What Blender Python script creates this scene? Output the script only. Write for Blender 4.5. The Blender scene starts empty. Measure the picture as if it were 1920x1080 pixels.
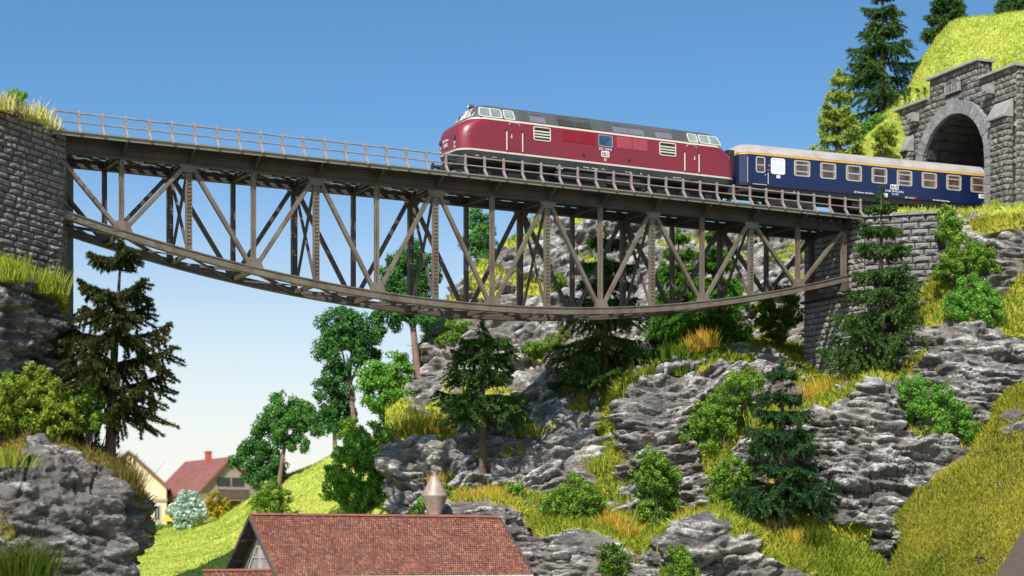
import bpy, math, random
import numpy as np
from mathutils import Vector, Matrix, Quaternion

# ------------------------------------------------------------------ camera, world, sun, exposure
SC = bpy.context.scene
COL = SC.collection
F = 3400.0            # focal length in photo pixels (1920 wide)
HY = 1035.0           # photo row of the horizon
CZ = 8.0              # camera height above the valley floor
R = math.radians

cam_d = bpy.data.cameras.new('camera')
cam = bpy.data.objects.new('camera', cam_d)
COL.objects.link(cam)
cam.location = (0, 0, CZ)
cam.rotation_euler = (R(90), 0, 0)
cam_d.sensor_width = 36.0
cam_d.lens = F / 1920 * 36.0
cam_d.shift_y = (HY - 540) / 1920
cam_d.clip_start = 1.0
cam_d.clip_end = 6000
cam_d.dof.use_dof = True
cam_d.dof.focus_distance = 95
cam_d.dof.aperture_fstop = 0.22
SC.camera = cam

SUN_DIR = Vector((-0.27, -0.78, 0.86)).normalized()
sun_d = bpy.data.lights.new('sun', 'SUN')
sun_d.energy = 5.0
sun_d.angle = R(0.6)
sun_d.color = (1.0, 0.965, 0.91)
sun = bpy.data.objects.new('sun', sun_d)
COL.objects.link(sun)
sun.rotation_euler = SUN_DIR.to_track_quat('Z', 'Y').to_euler()
sun.location = (-60, -60, 90)

world = bpy.data.worlds.new('World')
SC.world = world
world.use_nodes = True
wn = world.node_tree.nodes
wl = world.node_tree.links
sky = wn.new('ShaderNodeTexSky')
sky.sky_type = 'NISHITA'
sky.sun_disc = False
sky.sun_elevation = math.asin(SUN_DIR.z)
sky.sun_rotation = math.atan2(SUN_DIR.x, SUN_DIR.y)
sky.altitude = 0
sky.air_density = 1.0
sky.dust_density = 1.2
sky.ozone_density = 2.0
tc = wn.new('ShaderNodeTexCoord')
vm = wn.new('ShaderNodeVectorMath'); vm.operation = 'MULTIPLY'
vm.inputs[1].default_value = (1, 1, 1.5)
vn = wn.new('ShaderNodeVectorMath'); vn.operation = 'NORMALIZE'
wl.new(tc.outputs['Generated'], vm.inputs[0])
wl.new(vm.outputs[0], vn.inputs[0])
wl.new(vn.outputs[0], sky.inputs['Vector'])
bg = wn['Background']
bg.inputs['Strength'].default_value = 0.117
hs = wn.new('ShaderNodeHueSaturation')
hs.inputs['Saturation'].default_value = 1.1
hs.inputs['Value'].default_value = 1.0
tint = wn.new('ShaderNodeVectorMath'); tint.operation = 'MULTIPLY'
tint.inputs[1].default_value = (0.93, 1.14, 1.2)
wl.new(sky.outputs[0], tint.inputs[0])
wl.new(tint.outputs[0], hs.inputs['Color'])
# pale cream haze low over the horizon, the same all the way round
sx = wn.new('ShaderNodeSeparateXYZ'); wl.new(tc.outputs['Generated'], sx.inputs[0])
mr0 = wn.new('ShaderNodeMapRange'); mr0.interpolation_type = 'SMOOTHSTEP'
mr0.inputs['From Min'].default_value = 0.235; mr0.inputs['From Max'].default_value = 0.0
wl.new(sx.outputs['Z'], mr0.inputs['Value'])
hz = wn.new('ShaderNodeMix'); hz.data_type = 'RGBA'
hz.inputs[7].default_value = (6.9, 6.75, 6.1, 1)
wl.new(mr0.outputs[0], hz.inputs[0]); wl.new(hs.outputs[0], hz.inputs[6])
wl.new(hz.outputs[2], bg.inputs['Color'])

SC.view_settings.view_transform = 'Standard'
SC.view_settings.look = 'None'
SC.view_settings.exposure = 0.28
SC.view_settings.gamma = 1.0
SC.render.film_transparent = False
SC.cycles.max_bounces = 6

# ------------------------------------------------------------------ helpers
rng = np.random.default_rng(7)
random.seed(7)

def at(px, py, Y):
    return Vector(((px - 960) / F * Y, Y, CZ + (HY - py) / F * Y))

def vnoise(P, seed=0):
    """smooth value noise, -1..1, P (n,3)"""
    P = np.asarray(P, dtype=np.float64)
    I = np.floor(P).astype(np.int64)
    f = P - I
    f = f * f * f * (f * (f * 6 - 15) + 10)
    def h(a, b, c):
        n = (a * 374761393 + b * 668265263 + c * 2147483647 + seed * 974634777) & 0xFFFFFFFF
        n = ((n ^ (n >> 13)) * 1274126177) & 0xFFFFFFFF
        n = ((n ^ (n >> 16)) * 2246822519) & 0xFFFFFFFF
        n = n ^ (n >> 15)
        return (n & 0xFFFFFF) / float(0x7FFFFF) - 1.0
    x, y, z = I[:, 0], I[:, 1], I[:, 2]
    fx, fy, fz = f[:, 0], f[:, 1], f[:, 2]
    out = 0
    for dx in (0, 1):
        for dy in (0, 1):
            for dz in (0, 1):
                w = (fx if dx else 1 - fx) * (fy if dy else 1 - fy) * (fz if dz else 1 - fz)
                out = out + w * h(x + dx, y + dy, z + dz)
    return out

def fbm(P, octv=4, seed=0, gain=0.5):
    a, s, out = 1.0, 1.0, 0
    for o in range(octv):
        out = out + a * vnoise(P * s + o * 17.3, seed + o)
        a *= gain; s *= 2.03
    return out

def link(name, data, parent=None):
    o = bpy.data.objects.new(name, data)
    COL.objects.link(o)
    if parent is not None:
        o.parent = parent
    return o

def tag(o, label=None, cat=None, group=None, kind=None):
    if label: o['label'] = label
    if cat: o['category'] = cat
    if group: o['group'] = group
    if kind: o['kind'] = kind
    return o

def thing(name, label, cat, loc=(0, 0, 0), rz=0.0, group=None):
    o = link(name, None)
    o.location = loc
    o.rotation_euler = (0, 0, rz)
    o.empty_display_size = 0.3
    return tag(o, label, cat, group)

def mesh_np(name, V, Fc, mat, parent=None, smooth=False, cols=None, attrs=None):
    """one mesh object from numpy arrays; Fc is (n,3) or (n,4)"""
    V = np.ascontiguousarray(V, dtype=np.float32); Fc = np.ascontiguousarray(Fc, dtype=np.int32)
    me = bpy.data.meshes.new(name)
    k = Fc.shape[1]
    me.vertices.add(len(V)); me.vertices.foreach_set('co', V.ravel())
    me.loops.add(Fc.size); me.loops.foreach_set('vertex_index', Fc.ravel())
    me.polygons.add(len(Fc)); me.polygons.foreach_set('loop_start', np.arange(0, Fc.size, k, dtype=np.int32))
    if smooth:
        me.polygons.foreach_set('use_smooth', np.ones(len(Fc), dtype=bool))
    if cols is not None:
        a = me.attributes.new('col', 'FLOAT_COLOR', 'POINT')
        c4 = np.ones((len(V), 4), dtype=np.float32); c4[:, :3] = cols
        a.data.foreach_set('color', c4.ravel())
    for kx, val in (attrs or {}).items():
        a = me.attributes.new(kx, 'FLOAT', 'POINT')
        a.data.foreach_set('value', np.ascontiguousarray(val, dtype=np.float32))
    me.update(calc_edges=True)
    me.materials.append(mat)
    return link(name, me, parent)

class MB:
    """collects polygons, builds ONE mesh object"""
    def __init__(self):
        self.v, self.f, self.m = [], [], []
    def add(self, vs, fs, mi=0):
        b = len(self.v)
        self.v += [tuple(p) for p in vs]
        self.f += [tuple(b + i for i in f) for f in fs]
        self.m += [mi] * len(fs)
        return self
    def box(self, a, b, mi=0):
        x0, y0, z0 = a; x1, y1, z1 = b
        return self.add([(x0, y0, z0), (x1, y0, z0), (x1, y1, z0), (x0, y1, z0), (x0, y0, z1), (x1, y0, z1), (x1, y1, z1), (x0, y1, z1)],
                        [(0, 3, 2, 1), (4, 5, 6, 7), (0, 1, 5, 4), (1, 2, 6, 5), (2, 3, 7, 6), (3, 0, 4, 7)], mi)
    def beam(self, p, q, w, h, up=(0, 0, 1), mi=0, prof='box'):
        """bar from p to q; w across, h along up"""
        p = Vector(p); q = Vector(q); d = (q - p).normalized()
        s = d.cross(Vector(up))
        if s.length < 1e-4: s = d.cross(Vector((0, 1, 0)))
        s.normalize(); u = s.cross(d).normalized()
        def bar(cs, cu, hw, hh):
            vs = []
            for c in (p, q):
                for a, b in ((-1, -1), (1, -1), (1, 1), (-1, 1)):
                    vs.append(c + s * (cs + a * hw) + u * (cu + b * hh))
            self.add(vs, [(0, 1, 2, 3), (7, 6, 5, 4), (0, 4, 5, 1), (1, 5, 6, 2), (2, 6, 7, 3), (3, 7, 4, 0)], mi)
        if prof == 'box':
            bar(0, 0, w / 2, h / 2)
        else:            # H section: two flanges and a recessed web
            t = max(0.03, h * 0.16)
            bar(0, h / 2 - t / 2, w / 2, t / 2)
            bar(0, -h / 2 + t / 2, w / 2, t / 2)
            bar(0, 0, w * 0.30, h / 2 - t - 0.001)
        return self
    def tube(self, pts, rad, n=8, mi=0, cap=True):
        pts = [Vector(p) for p in pts]
        if not hasattr(rad, '__len__'): rad = [rad] * len(pts)
        rings = []
        for i, p in enumerate(pts):
            d = (pts[min(i + 1, len(pts) - 1)] - pts[max(i - 1, 0)]).normalized()
            a = d.cross(Vector((0, 0, 1)))
            if a.length < 1e-3: a = Vector((1, 0, 0))
            a.normalize(); b = d.cross(a).normalized()
            rings.append([p + (a * math.cos(2 * math.pi * k / n) + b * math.sin(2 * math.pi * k / n)) * rad[i] for k in range(n)])
        vs = [v for r in rings for v in r]
        fs = []
        for i in range(len(pts) - 1):
            for k in range(n):
                k2 = (k + 1) % n
                fs.append((i * n + k, i * n + k2, (i + 1) * n + k2, (i + 1) * n + k))
        if cap:
            fs.append(tuple(range(n - 1, -1, -1)))
            fs.append(tuple((len(pts) - 1) * n + k for k in range(n)))
        return self.add(vs, fs, mi)
    def prism(self, poly, ax, mi=0):
        """poly: 3D points of a planar outline, extruded by vector ax"""
        ax = Vector(ax); n = len(poly)
        vs = [Vector(p) for p in poly] + [Vector(p) + ax for p in poly]
        fs = [tuple(range(n - 1, -1, -1)), tuple(range(n, 2 * n))]
        fs += [(i, (i + 1) % n, n + (i + 1) % n, n + i) for i in range(n)]
        return self.add(vs, fs, mi)
    def build(self, name, mats, parent=None, smooth=False, fix=True):
        me = bpy.data.meshes.new(name)
        me.from_pydata(self.v, [], self.f)
        if not isinstance(mats, (list, tuple)): mats = [mats]
        for m in mats: me.materials.append(m)
        if len(mats) > 1: me.polygons.foreach_set('material_index', self.m)
        if smooth: me.polygons.foreach_set('use_smooth', [True] * len(me.polygons))
        if fix:
            import bmesh
            bm = bmesh.new(); bm.from_mesh(me)
            bmesh.ops.recalc_face_normals(bm, faces=bm.faces)
            bm.to_mesh(me); bm.free()
        me.update()
        return link(name, me, parent)

# ------------------------------------------------------------------ materials
def new_mat(name):
    m = bpy.data.materials.new(name); m.use_nodes = True
    nt = m.node_tree
    return m, nt, nt.nodes, nt.links, nt.nodes['Principled BSDF']

def mat(name, c, rough=0.6, var=0.15, scale=6.0, bump=0.0, bscale=25.0, metal=0.0, spec=0.4, stretch=(1, 1, 1), c2=None, coat=0.0, dirt=None):
    """paint / metal / wood: base colour broken up by two noises, optional fine relief"""
    m, nt, N, L, B = new_mat(name)
    B.inputs['Roughness'].default_value = rough
    B.inputs['Metallic'].default_value = metal
    B.inputs['Specular IOR Level'].default_value = spec
    B.inputs['Coat Weight'].default_value = coat
    B.inputs['Coat Roughness'].default_value = 0.12
    co = N.new('ShaderNodeTexCoord')
    mp = N.new('ShaderNodeMapping'); mp.inputs['Scale'].default_value = stretch
    L.new(co.outputs['Object'], mp.inputs[0])
    n1 = N.new('ShaderNodeTexNoise'); n1.inputs['Scale'].default_value = scale; n1.inputs['Detail'].default_value = 6
    L.new(mp.outputs[0], n1.inputs['Vector'])
    rp = N.new('ShaderNodeValToRGB')
    a = tuple(max(0, v * (1 - var)) for v in c); b = tuple(v * (1 + var) for v in (c2 or c))
    rp.color_ramp.elements[0].position = 0.3; rp.color_ramp.elements[1].position = 0.7
    rp.color_ramp.elements[0].color = (*a, 1); rp.color_ramp.elements[1].color = (*b, 1)
    L.new(n1.outputs[0], rp.inputs[0])
    out = rp.outputs[0]
    if dirt:
        dc_, ds_, lo_, hi_, amt_ = dirt
        mpd = N.new('ShaderNodeMapping'); mpd.inputs['Scale'].default_value = (1, 1, 0.35)
        L.new(co.outputs['Object'], mpd.inputs[0])
        nd = N.new('ShaderNodeTexNoise'); nd.inputs['Scale'].default_value = ds_; nd.inputs['Detail'].default_value = 8
        nd.inputs['Roughness'].default_value = 0.65
        L.new(mpd.outputs[0], nd.inputs['Vector'])
        mrd = N.new('ShaderNodeMapRange'); mrd.inputs[1].default_value = lo_; mrd.inputs[2].default_value = hi_; mrd.inputs[4].default_value = amt_
        L.new(nd.outputs[0], mrd.inputs[0])
        mxd = N.new('ShaderNodeMix'); mxd.data_type = 'RGBA'; mxd.inputs[7].default_value = (*dc_, 1)
        L.new(mrd.outputs[0], mxd.inputs[0]); L.new(out, mxd.inputs[6]); out = mxd.outputs[2]
    L.new(out, B.inputs['Base Color'])
    if bump > 0:
        n2 = N.new('ShaderNodeTexNoise'); n2.inputs['Scale'].default_value = bscale; n2.inputs['Detail'].default_value = 5
        L.new(mp.outputs[0], n2.inputs['Vector'])
        bp = N.new('ShaderNodeBump'); bp.inputs['Strength'].default_value = bump; bp.inputs['Distance'].default_value = 0.05
        L.new(n2.outputs[0], bp.inputs['Height']); L.new(bp.outputs[0], B.inputs['Normal'])
    return m

def mat_leaf(name, rough=0.7, trans=0.25):
    """leaf colour comes with each leaf (attribute col)"""
    m, nt, N, L, B = new_mat(name)
    N.remove(B)
    at_ = N.new('ShaderNodeAttribute'); at_.attribute_name = 'col'
    d = N.new('ShaderNodeBsdfDiffuse'); t = N.new('ShaderNodeBsdfTranslucent')
    L.new(at_.outputs['Color'], d.inputs['Color'])
    L.new(at_.outputs['Color'], t.inputs['Color'])
    mx = N.new('ShaderNodeMixShader'); mx.inputs[0].default_value = trans
    L.new(d.outputs[0], mx.inputs[1]); L.new(t.outputs[0], mx.inputs[2])
    L.new(mx.outputs[0], N['Material Output'].inputs['Surface'])
    return m

def mat_rock(name, dark, mid, pale, warm, turf_a, turf_b, p0=0.60, p1=0.98, bump=0.75):
    """grey rock with pale mineral crust and tan dust; turf soil where the ground is grassed (attribute turf)"""
    m, nt, N, L, B = new_mat(name)
    B.inputs['Roughness'].default_value = 0.85
    B.inputs['Specular IOR Level'].default_value = 0.25
    co = N.new('ShaderNodeTexCoord')
    def noise(scale, det=6, stretch=(1, 1, 1), dist=0.0):
        mp = N.new('ShaderNodeMapping'); mp.inputs['Scale'].default_value = stretch
        L.new(co.outputs['Object'], mp.inputs[0])
        n = N.new('ShaderNodeTexNoise'); n.inputs['Scale'].default_value = scale; n.inputs['Detail'].default_value = det
        n.inputs['Distortion'].default_value = dist
        L.new(mp.outputs[0], n.inputs['Vector']); return n.outputs[0]
    def mix(fac, a, b):
        x = N.new('ShaderNodeMix'); x.data_type = 'RGBA'
        if isinstance(fac, float): x.inputs[0].default_value = fac
        else: L.new(fac, x.inputs[0])
        for i, v in ((6, a), (7, b)):
            if isinstance(v, tuple): x.inputs[i].default_value = (*v, 1)
            else: L.new(v, x.inputs[i])
        return x.outputs[2]
    def ramp(v, p0, p1):
        r = N.new('ShaderNodeMapRange'); r.inputs[1].default_value = p0; r.inputs[2].default_value = p1
        L.new(v, r.inputs[0]); return r.outputs[0]
    base = mix(ramp(noise(0.9, 8, (1, 1, 2.2), 0.6), 0.35, 0.65), dark, mid)
    base = mix(ramp(noise(0.35, 5), 0.52, 0.72), base, warm)
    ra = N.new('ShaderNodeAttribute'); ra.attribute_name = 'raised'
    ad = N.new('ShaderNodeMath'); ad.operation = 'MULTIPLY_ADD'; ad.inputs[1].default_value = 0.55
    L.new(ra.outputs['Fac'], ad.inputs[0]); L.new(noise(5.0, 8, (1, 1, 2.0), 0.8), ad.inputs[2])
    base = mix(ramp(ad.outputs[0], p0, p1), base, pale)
    tu = N.new('ShaderNodeAttribute'); tu.attribute_name = 'turf'
    soil = mix(ramp(noise(2.0, 6), 0.35, 0.65), turf_a, turf_b)
    base = mix(tu.outputs['Fac'], base, soil)
    L.new(base, B.inputs['Base Color'])
    bp = N.new('ShaderNodeBump'); bp.inputs['Strength'].default_value = bump; bp.inputs['Distance'].default_value = 0.12
    L.new(noise(3.2, 9, (1, 1, 2.6), 0.5), bp.inputs['Height'])
    L.new(bp.outputs[0], B.inputs['Normal'])
    return m

def mat_stone(name, a, b, pale):
    """hewn stone: every stone its own grey (object random), pale worn specks, rough relief"""
    m, nt, N, L, B = new_mat(name)
    B.inputs['Roughness'].default_value = 0.88; B.inputs['Specular IOR Level'].default_value = 0.25
    oi = N.new('ShaderNodeObjectInfo'); co = N.new('ShaderNodeTexCoord')
    geo = N.new('ShaderNodeNewGeometry')
    n1 = N.new('ShaderNodeTexNoise'); n1.inputs['Scale'].default_value = 3.0; n1.inputs['Detail'].default_value = 8
    L.new(geo.outputs['Position'], n1.inputs['Vector'])
    x = N.new('ShaderNodeMix'); x.data_type = 'RGBA'
    L.new(oi.outputs['Random'], x.inputs[0]); x.inputs[6].default_value = (*a, 1); x.inputs[7].default_value = (*b, 1)
    mr = N.new('ShaderNodeMapRange'); mr.inputs[1].default_value = 0.55; mr.inputs[2].default_value = 0.72
    L.new(n1.outputs[0], mr.inputs[0])
    y = N.new('ShaderNodeMix'); y.data_type = 'RGBA'; y.inputs[7].default_value = (*pale, 1)
    L.new(mr.outputs[0], y.inputs[0]); L.new(x.outputs[2], y.inputs[6])
    L.new(y.outputs[2], B.inputs['Base Color'])
    n2 = N.new('ShaderNodeTexNoise'); n2.inputs['Scale'].default_value = 7.0; n2.inputs['Detail'].default_value = 6
    L.new(geo.outputs['Position'], n2.inputs['Vector'])
    bp = N.new('ShaderNodeBump'); bp.inputs['Strength'].default_value = 0.8; bp.inputs['Distance'].default_value = 0.08
    L.new(n2.outputs[0], bp.inputs['Height']); L.new(bp.outputs[0], B.inputs['Normal'])
    return m

def mat_tile(name):
    m, nt, N, L, B = new_mat(name)
    B.inputs['Roughness'].default_value = 0.75; B.inputs['Specular IOR Level'].default_value = 0.3
    at_ = N.new('ShaderNodeAttribute'); at_.attribute_name = 'col'
    co = N.new('ShaderNodeTexCoord')
    n1 = N.new('ShaderNodeTexNoise'); n1.inputs['Scale'].default_value = 1.3; n1.inputs['Detail'].default_value = 7
    L.new(co.outputs['Object'], n1.inputs['Vector'])
    x = N.new('ShaderNodeMix'); x.data_type = 'RGBA'; x.blend_type = 'MULTIPLY'
    x.inputs[0].default_value = 0.42
    rp = N.new('ShaderNodeValToRGB'); rp.color_ramp.elements[0].position = 0.35; rp.color_ramp.elements[1].position = 0.6
    rp.color_ramp.elements[0].color = (0.42, 0.38, 0.38, 1); rp.color_ramp.elements[1].color = (1, 1, 1, 1)
    L.new(n1.outputs[0], rp.inputs[0])
    L.new(at_.outputs['Color'], x.inputs[6]); L.new(rp.outputs[0], x.inputs[7])
    L.new(x.outputs[2], B.inputs['Base Color'])
    return m

M = {}
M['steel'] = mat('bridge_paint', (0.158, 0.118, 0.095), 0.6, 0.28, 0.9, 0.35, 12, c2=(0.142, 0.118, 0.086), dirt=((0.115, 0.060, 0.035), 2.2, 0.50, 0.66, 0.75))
M['steel2'] = mat('bridge_paint_inner_shade', (0.085, 0.066, 0.054), 0.65, 0.2, 1.2, 0.35, 12)  # far truss and undersides: bridge colour darkened to paint in their shade
M['steel3'] = mat('bridge_paint_deck_shade', (0.060, 0.047, 0.039), 0.7, 0.3, 0.9, 0.35, 12)  # shade below the deck painted as a darker colour on chords, brackets, braces
M['rail_post'] = mat('railing_paint', (0.27, 0.215, 0.185), 0.6, 0.25, 2.0, 0.3, 20)
M['railsteel'] = mat('rail_steel', (0.16, 0.10, 0.07), 0.5, 0.3, 3, metal=0.4)
M['sleeper'] = mat('sleeper_wood', (0.09, 0.065, 0.05), 0.8, 0.3, 4, 0.4, 20)
M['red'] = mat('loco_red', (0.200, 0.018, 0.028), 0.36, 0.05, 0.7, coat=0.25, spec=0.5)
M['red2'] = mat('loco_red_grille', (0.25, 0.012, 0.024), 0.45, 0.05, 0.7)
M['red3'] = mat('loco_red_grille_glare', (0.36, 0.065, 0.09), 0.35, 0.05, 0.7)  # paler red paints the sun's reflection into this pair of grilles
M['lgrey'] = mat('loco_roof_grey', (0.080, 0.080, 0.074), 0.45, 0.1, 1.0, dirt=((0.035, 0.032, 0.030), 1.0, 0.48, 0.70, 0.6))
M['lgrey2'] = mat('loco_roof_panel', (0.145, 0.14, 0.165), 0.4, 0.1, 1.0)
M['ldark'] = mat('loco_skirt', (0.032, 0.036, 0.038), 0.5, 0.15, 1.2, dirt=((0.075, 0.058, 0.045), 1.6, 0.48, 0.68, 0.55))
M['cream'] = mat('cream_trim', (0.62, 0.55, 0.45), 0.45, 0.06, 3)
M['white'] = mat('white_print', (0.78, 0.77, 0.74), 0.5, 0.03, 3)
M['black'] = mat('black_iron', (0.018, 0.018, 0.019), 0.6, 0.3, 4)
M['glass'] = mat('cab_glass', (0.20, 0.25, 0.23), 0.08, 0.25, 1.3, spec=0.9)
M['glassw'] = mat('windscreen_glass', (0.55, 0.58, 0.57), 0.08, 0.2, 1.3, spec=0.9)
M['glassb'] = mat('blue_glass', (0.035, 0.075, 0.13), 0.12, 0.5, 3.0, spec=0.8)
M['blue'] = mat('coach_blue', (0.006, 0.013, 0.060), 0.34, 0.06, 0.6, coat=0.2, spec=0.5)
M['yellow'] = mat('coach_yellow_band', (0.68, 0.36, 0.015), 0.45, 0.05, 2)
M['croof'] = mat('coach_roof', (0.38, 0.34, 0.31), 0.5, 0.12, 0.6, stretch=(0.3, 4, 1), dirt=((0.20, 0.17, 0.15), 0.9, 0.45, 0.70, 0.6))
M['cframe'] = mat('window_alloy', (0.50, 0.47, 0.40), 0.35, 0.08, 3, metal=0.3)
M['cglass'] = mat('coach_glass', (0.030, 0.024, 0.021), 0.10, 0.5, 1.3, spec=0.7, c2=(0.10, 0.066, 0.05))
M['curtain'] = mat('curtain_cloth', (0.27, 0.19, 0.145), 0.9, 0.25, 5)
M['frost'] = mat('frosted_pane', (0.60, 0.61, 0.62), 0.4, 0.05, 1.5)
M['signred'] = mat('sign_red', (0.45, 0.02, 0.03), 0.5, 0.05)
M['lamp'] = mat('lamp_lens', (0.55, 0.55, 0.5), 0.1, 0.1, spec=0.9)
M['stone_l'] = mat_stone('stone_dark_wall', (0.12, 0.105, 0.10), (0.20, 0.18, 0.17), (0.36, 0.34, 0.32))
M['stone_r'] = mat_stone('stone_pier', (0.19, 0.172, 0.16), (0.28, 0.255, 0.235), (0.38, 0.36, 0.345))
M['stone_w'] = mat_stone('stone_wing', (0.16, 0.15, 0.145), (0.24, 0.225, 0.215), (0.40, 0.38, 0.36))
M['stone_p'] = mat_stone('stone_portal', (0.135, 0.116, 0.103), (0.225, 0.197, 0.174), (0.42, 0.39, 0.355))
M['mortar'] = mat('mortar', (0.055, 0.050, 0.047), 0.95, 0.3, 3, 0.4, 15)
M['cope'] = mat('coping_stone', (0.27, 0.245, 0.225), 0.85, 0.2, 2.0, 0.4, 10)
M['vous'] = mat_stone('stone_voussoir', (0.20, 0.195, 0.19), (0.26, 0.25, 0.245), (0.40, 0.39, 0.375))
M['lining'] = mat('tunnel_lining', (0.07, 0.068, 0.065), 0.95, 0.35, 2.0, 0.8, 5)
M['tile'] = mat_tile('roof_tile_clay')
M['wood_d'] = mat('dark_timber', (0.105, 0.075, 0.062), 0.75, 0.25, 3, 0.3, 15, stretch=(1, 1, 6))
M['wood_g'] = mat('grey_timber', (0.47, 0.44, 0.40), 0.7, 0.15, 3, 0.2, 15)
M['plank'] = mat('gable_boards', (0.15, 0.115, 0.095), 0.8, 0.2, 3, 0.3, 15)
M['dpane'] = mat('dark_pane', (0.03, 0.03, 0.032), 0.2, 0.3, 2, spec=0.6)
M['rust'] = mat('rusty_sheet', (0.33, 0.215, 0.165), 0.5, 0.2, 2.2, c2=(0.36, 0.27, 0.22), metal=0.2)
M['plaster'] = mat('yellow_plaster', (0.70, 0.55, 0.36), 0.85, 0.06, 1.5)
M['plasterw'] = mat('white_plaster', (0.68, 0.60, 0.53), 0.85, 0.06, 1.5)
M['vroof'] = mat('village_roof', (0.22, 0.085, 0.065), 0.75, 0.18, 1.5, 0.4, 9)
M['chim'] = mat('chimney_brick', (0.42, 0.10, 0.08), 0.8, 0.15, 6)
M['brown'] = mat('balcony_boards', (0.12, 0.085, 0.07), 0.75, 0.2, 3)
M['tanwood'] = mat('gable_tan_boards', (0.34, 0.26, 0.20), 0.75, 0.15, 3)
M['orange'] = mat('parasol_cloth', (0.80, 0.38, 0.02), 0.7, 0.1)
M['trunk'] = mat('bark', (0.10, 0.065, 0.05), 0.9, 0.3, 5, 0.5, 14, stretch=(1, 1, 0.3))
M['trunk2'] = mat('bark_pale', (0.20, 0.125, 0.10), 0.9, 0.25, 5, 0.5, 14, stretch=(1, 1, 0.3))
M['earth'] = mat('brown_board', (0.095, 0.07, 0.06), 0.9, 0.1, 8, 0.2, 60)
M['ground'] = mat('valley_ground', (0.31, 0.31, 0.20), 0.95, 0.25, 0.1)  # unseen ground, its colour lightened to throw fill light upward
M['leaf'] = mat_leaf('leaf')
M['needle'] = mat_leaf('needle', trans=0.1)
M['blade'] = mat_leaf('grass_blade', trans=0.3)
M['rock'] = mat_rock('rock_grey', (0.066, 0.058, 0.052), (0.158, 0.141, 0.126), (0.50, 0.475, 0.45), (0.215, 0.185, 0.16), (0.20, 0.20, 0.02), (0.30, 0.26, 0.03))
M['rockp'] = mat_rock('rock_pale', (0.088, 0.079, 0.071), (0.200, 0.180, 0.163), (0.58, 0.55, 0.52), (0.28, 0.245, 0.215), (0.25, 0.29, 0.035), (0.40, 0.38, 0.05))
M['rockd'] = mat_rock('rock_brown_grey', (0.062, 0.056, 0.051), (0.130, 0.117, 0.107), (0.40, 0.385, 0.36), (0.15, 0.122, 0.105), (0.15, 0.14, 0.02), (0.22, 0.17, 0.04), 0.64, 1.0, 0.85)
M['meadow'] = mat_rock('meadow_soil', (0.3, 0.35, 0.03), (0.4, 0.42, 0.045), (0.5, 0.5, 0.09), (0.3, 0.35, 0.03), (0.31, 0.37, 0.055), (0.46, 0.47, 0.085))
# ------------------------------------------------------------------ the ground sheet
g = MB().add([(-3000, -500, 0), (3000, -500, 0), (3000, 5000, 0), (-3000, 5000, 0)], [(0, 1, 2, 3)]).build('ground', M['ground'], fix=False)
tag(g, kind='structure')

GRASS = []     # turf samples collected from the land: (points, normals, palette)

def smooth_axis(A, it, axis):
    for _ in range(it):
        B = A.copy()
        s = [slice(None)] * A.ndim; a = list(s); b = list(s); c = list(s)
        a[axis] = slice(0, -2); b[axis] = slice(1, -1); c[axis] = slice(2, None)
        B[tuple(b)] = 0.25 * A[tuple(a)] + 0.5 * A[tuple(b)] + 0.25 * A[tuple(c)]
        A = B
    return A

def grid_normals(P):
    du = np.gradient(P, axis=0); dv = np.gradient(P, axis=1)
    n = np.cross(du, dv)
    n /= np.linalg.norm(n, axis=2, keepdims=True) + 1e-9
    s = np.sign(-(n * (P - np.array([0, 0, CZ]))).sum(2, keepdims=True)); 
    # one sign for the whole sheet: towards the viewer's side
    return n * (1 if s.mean() >= 0 else -1)

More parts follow.
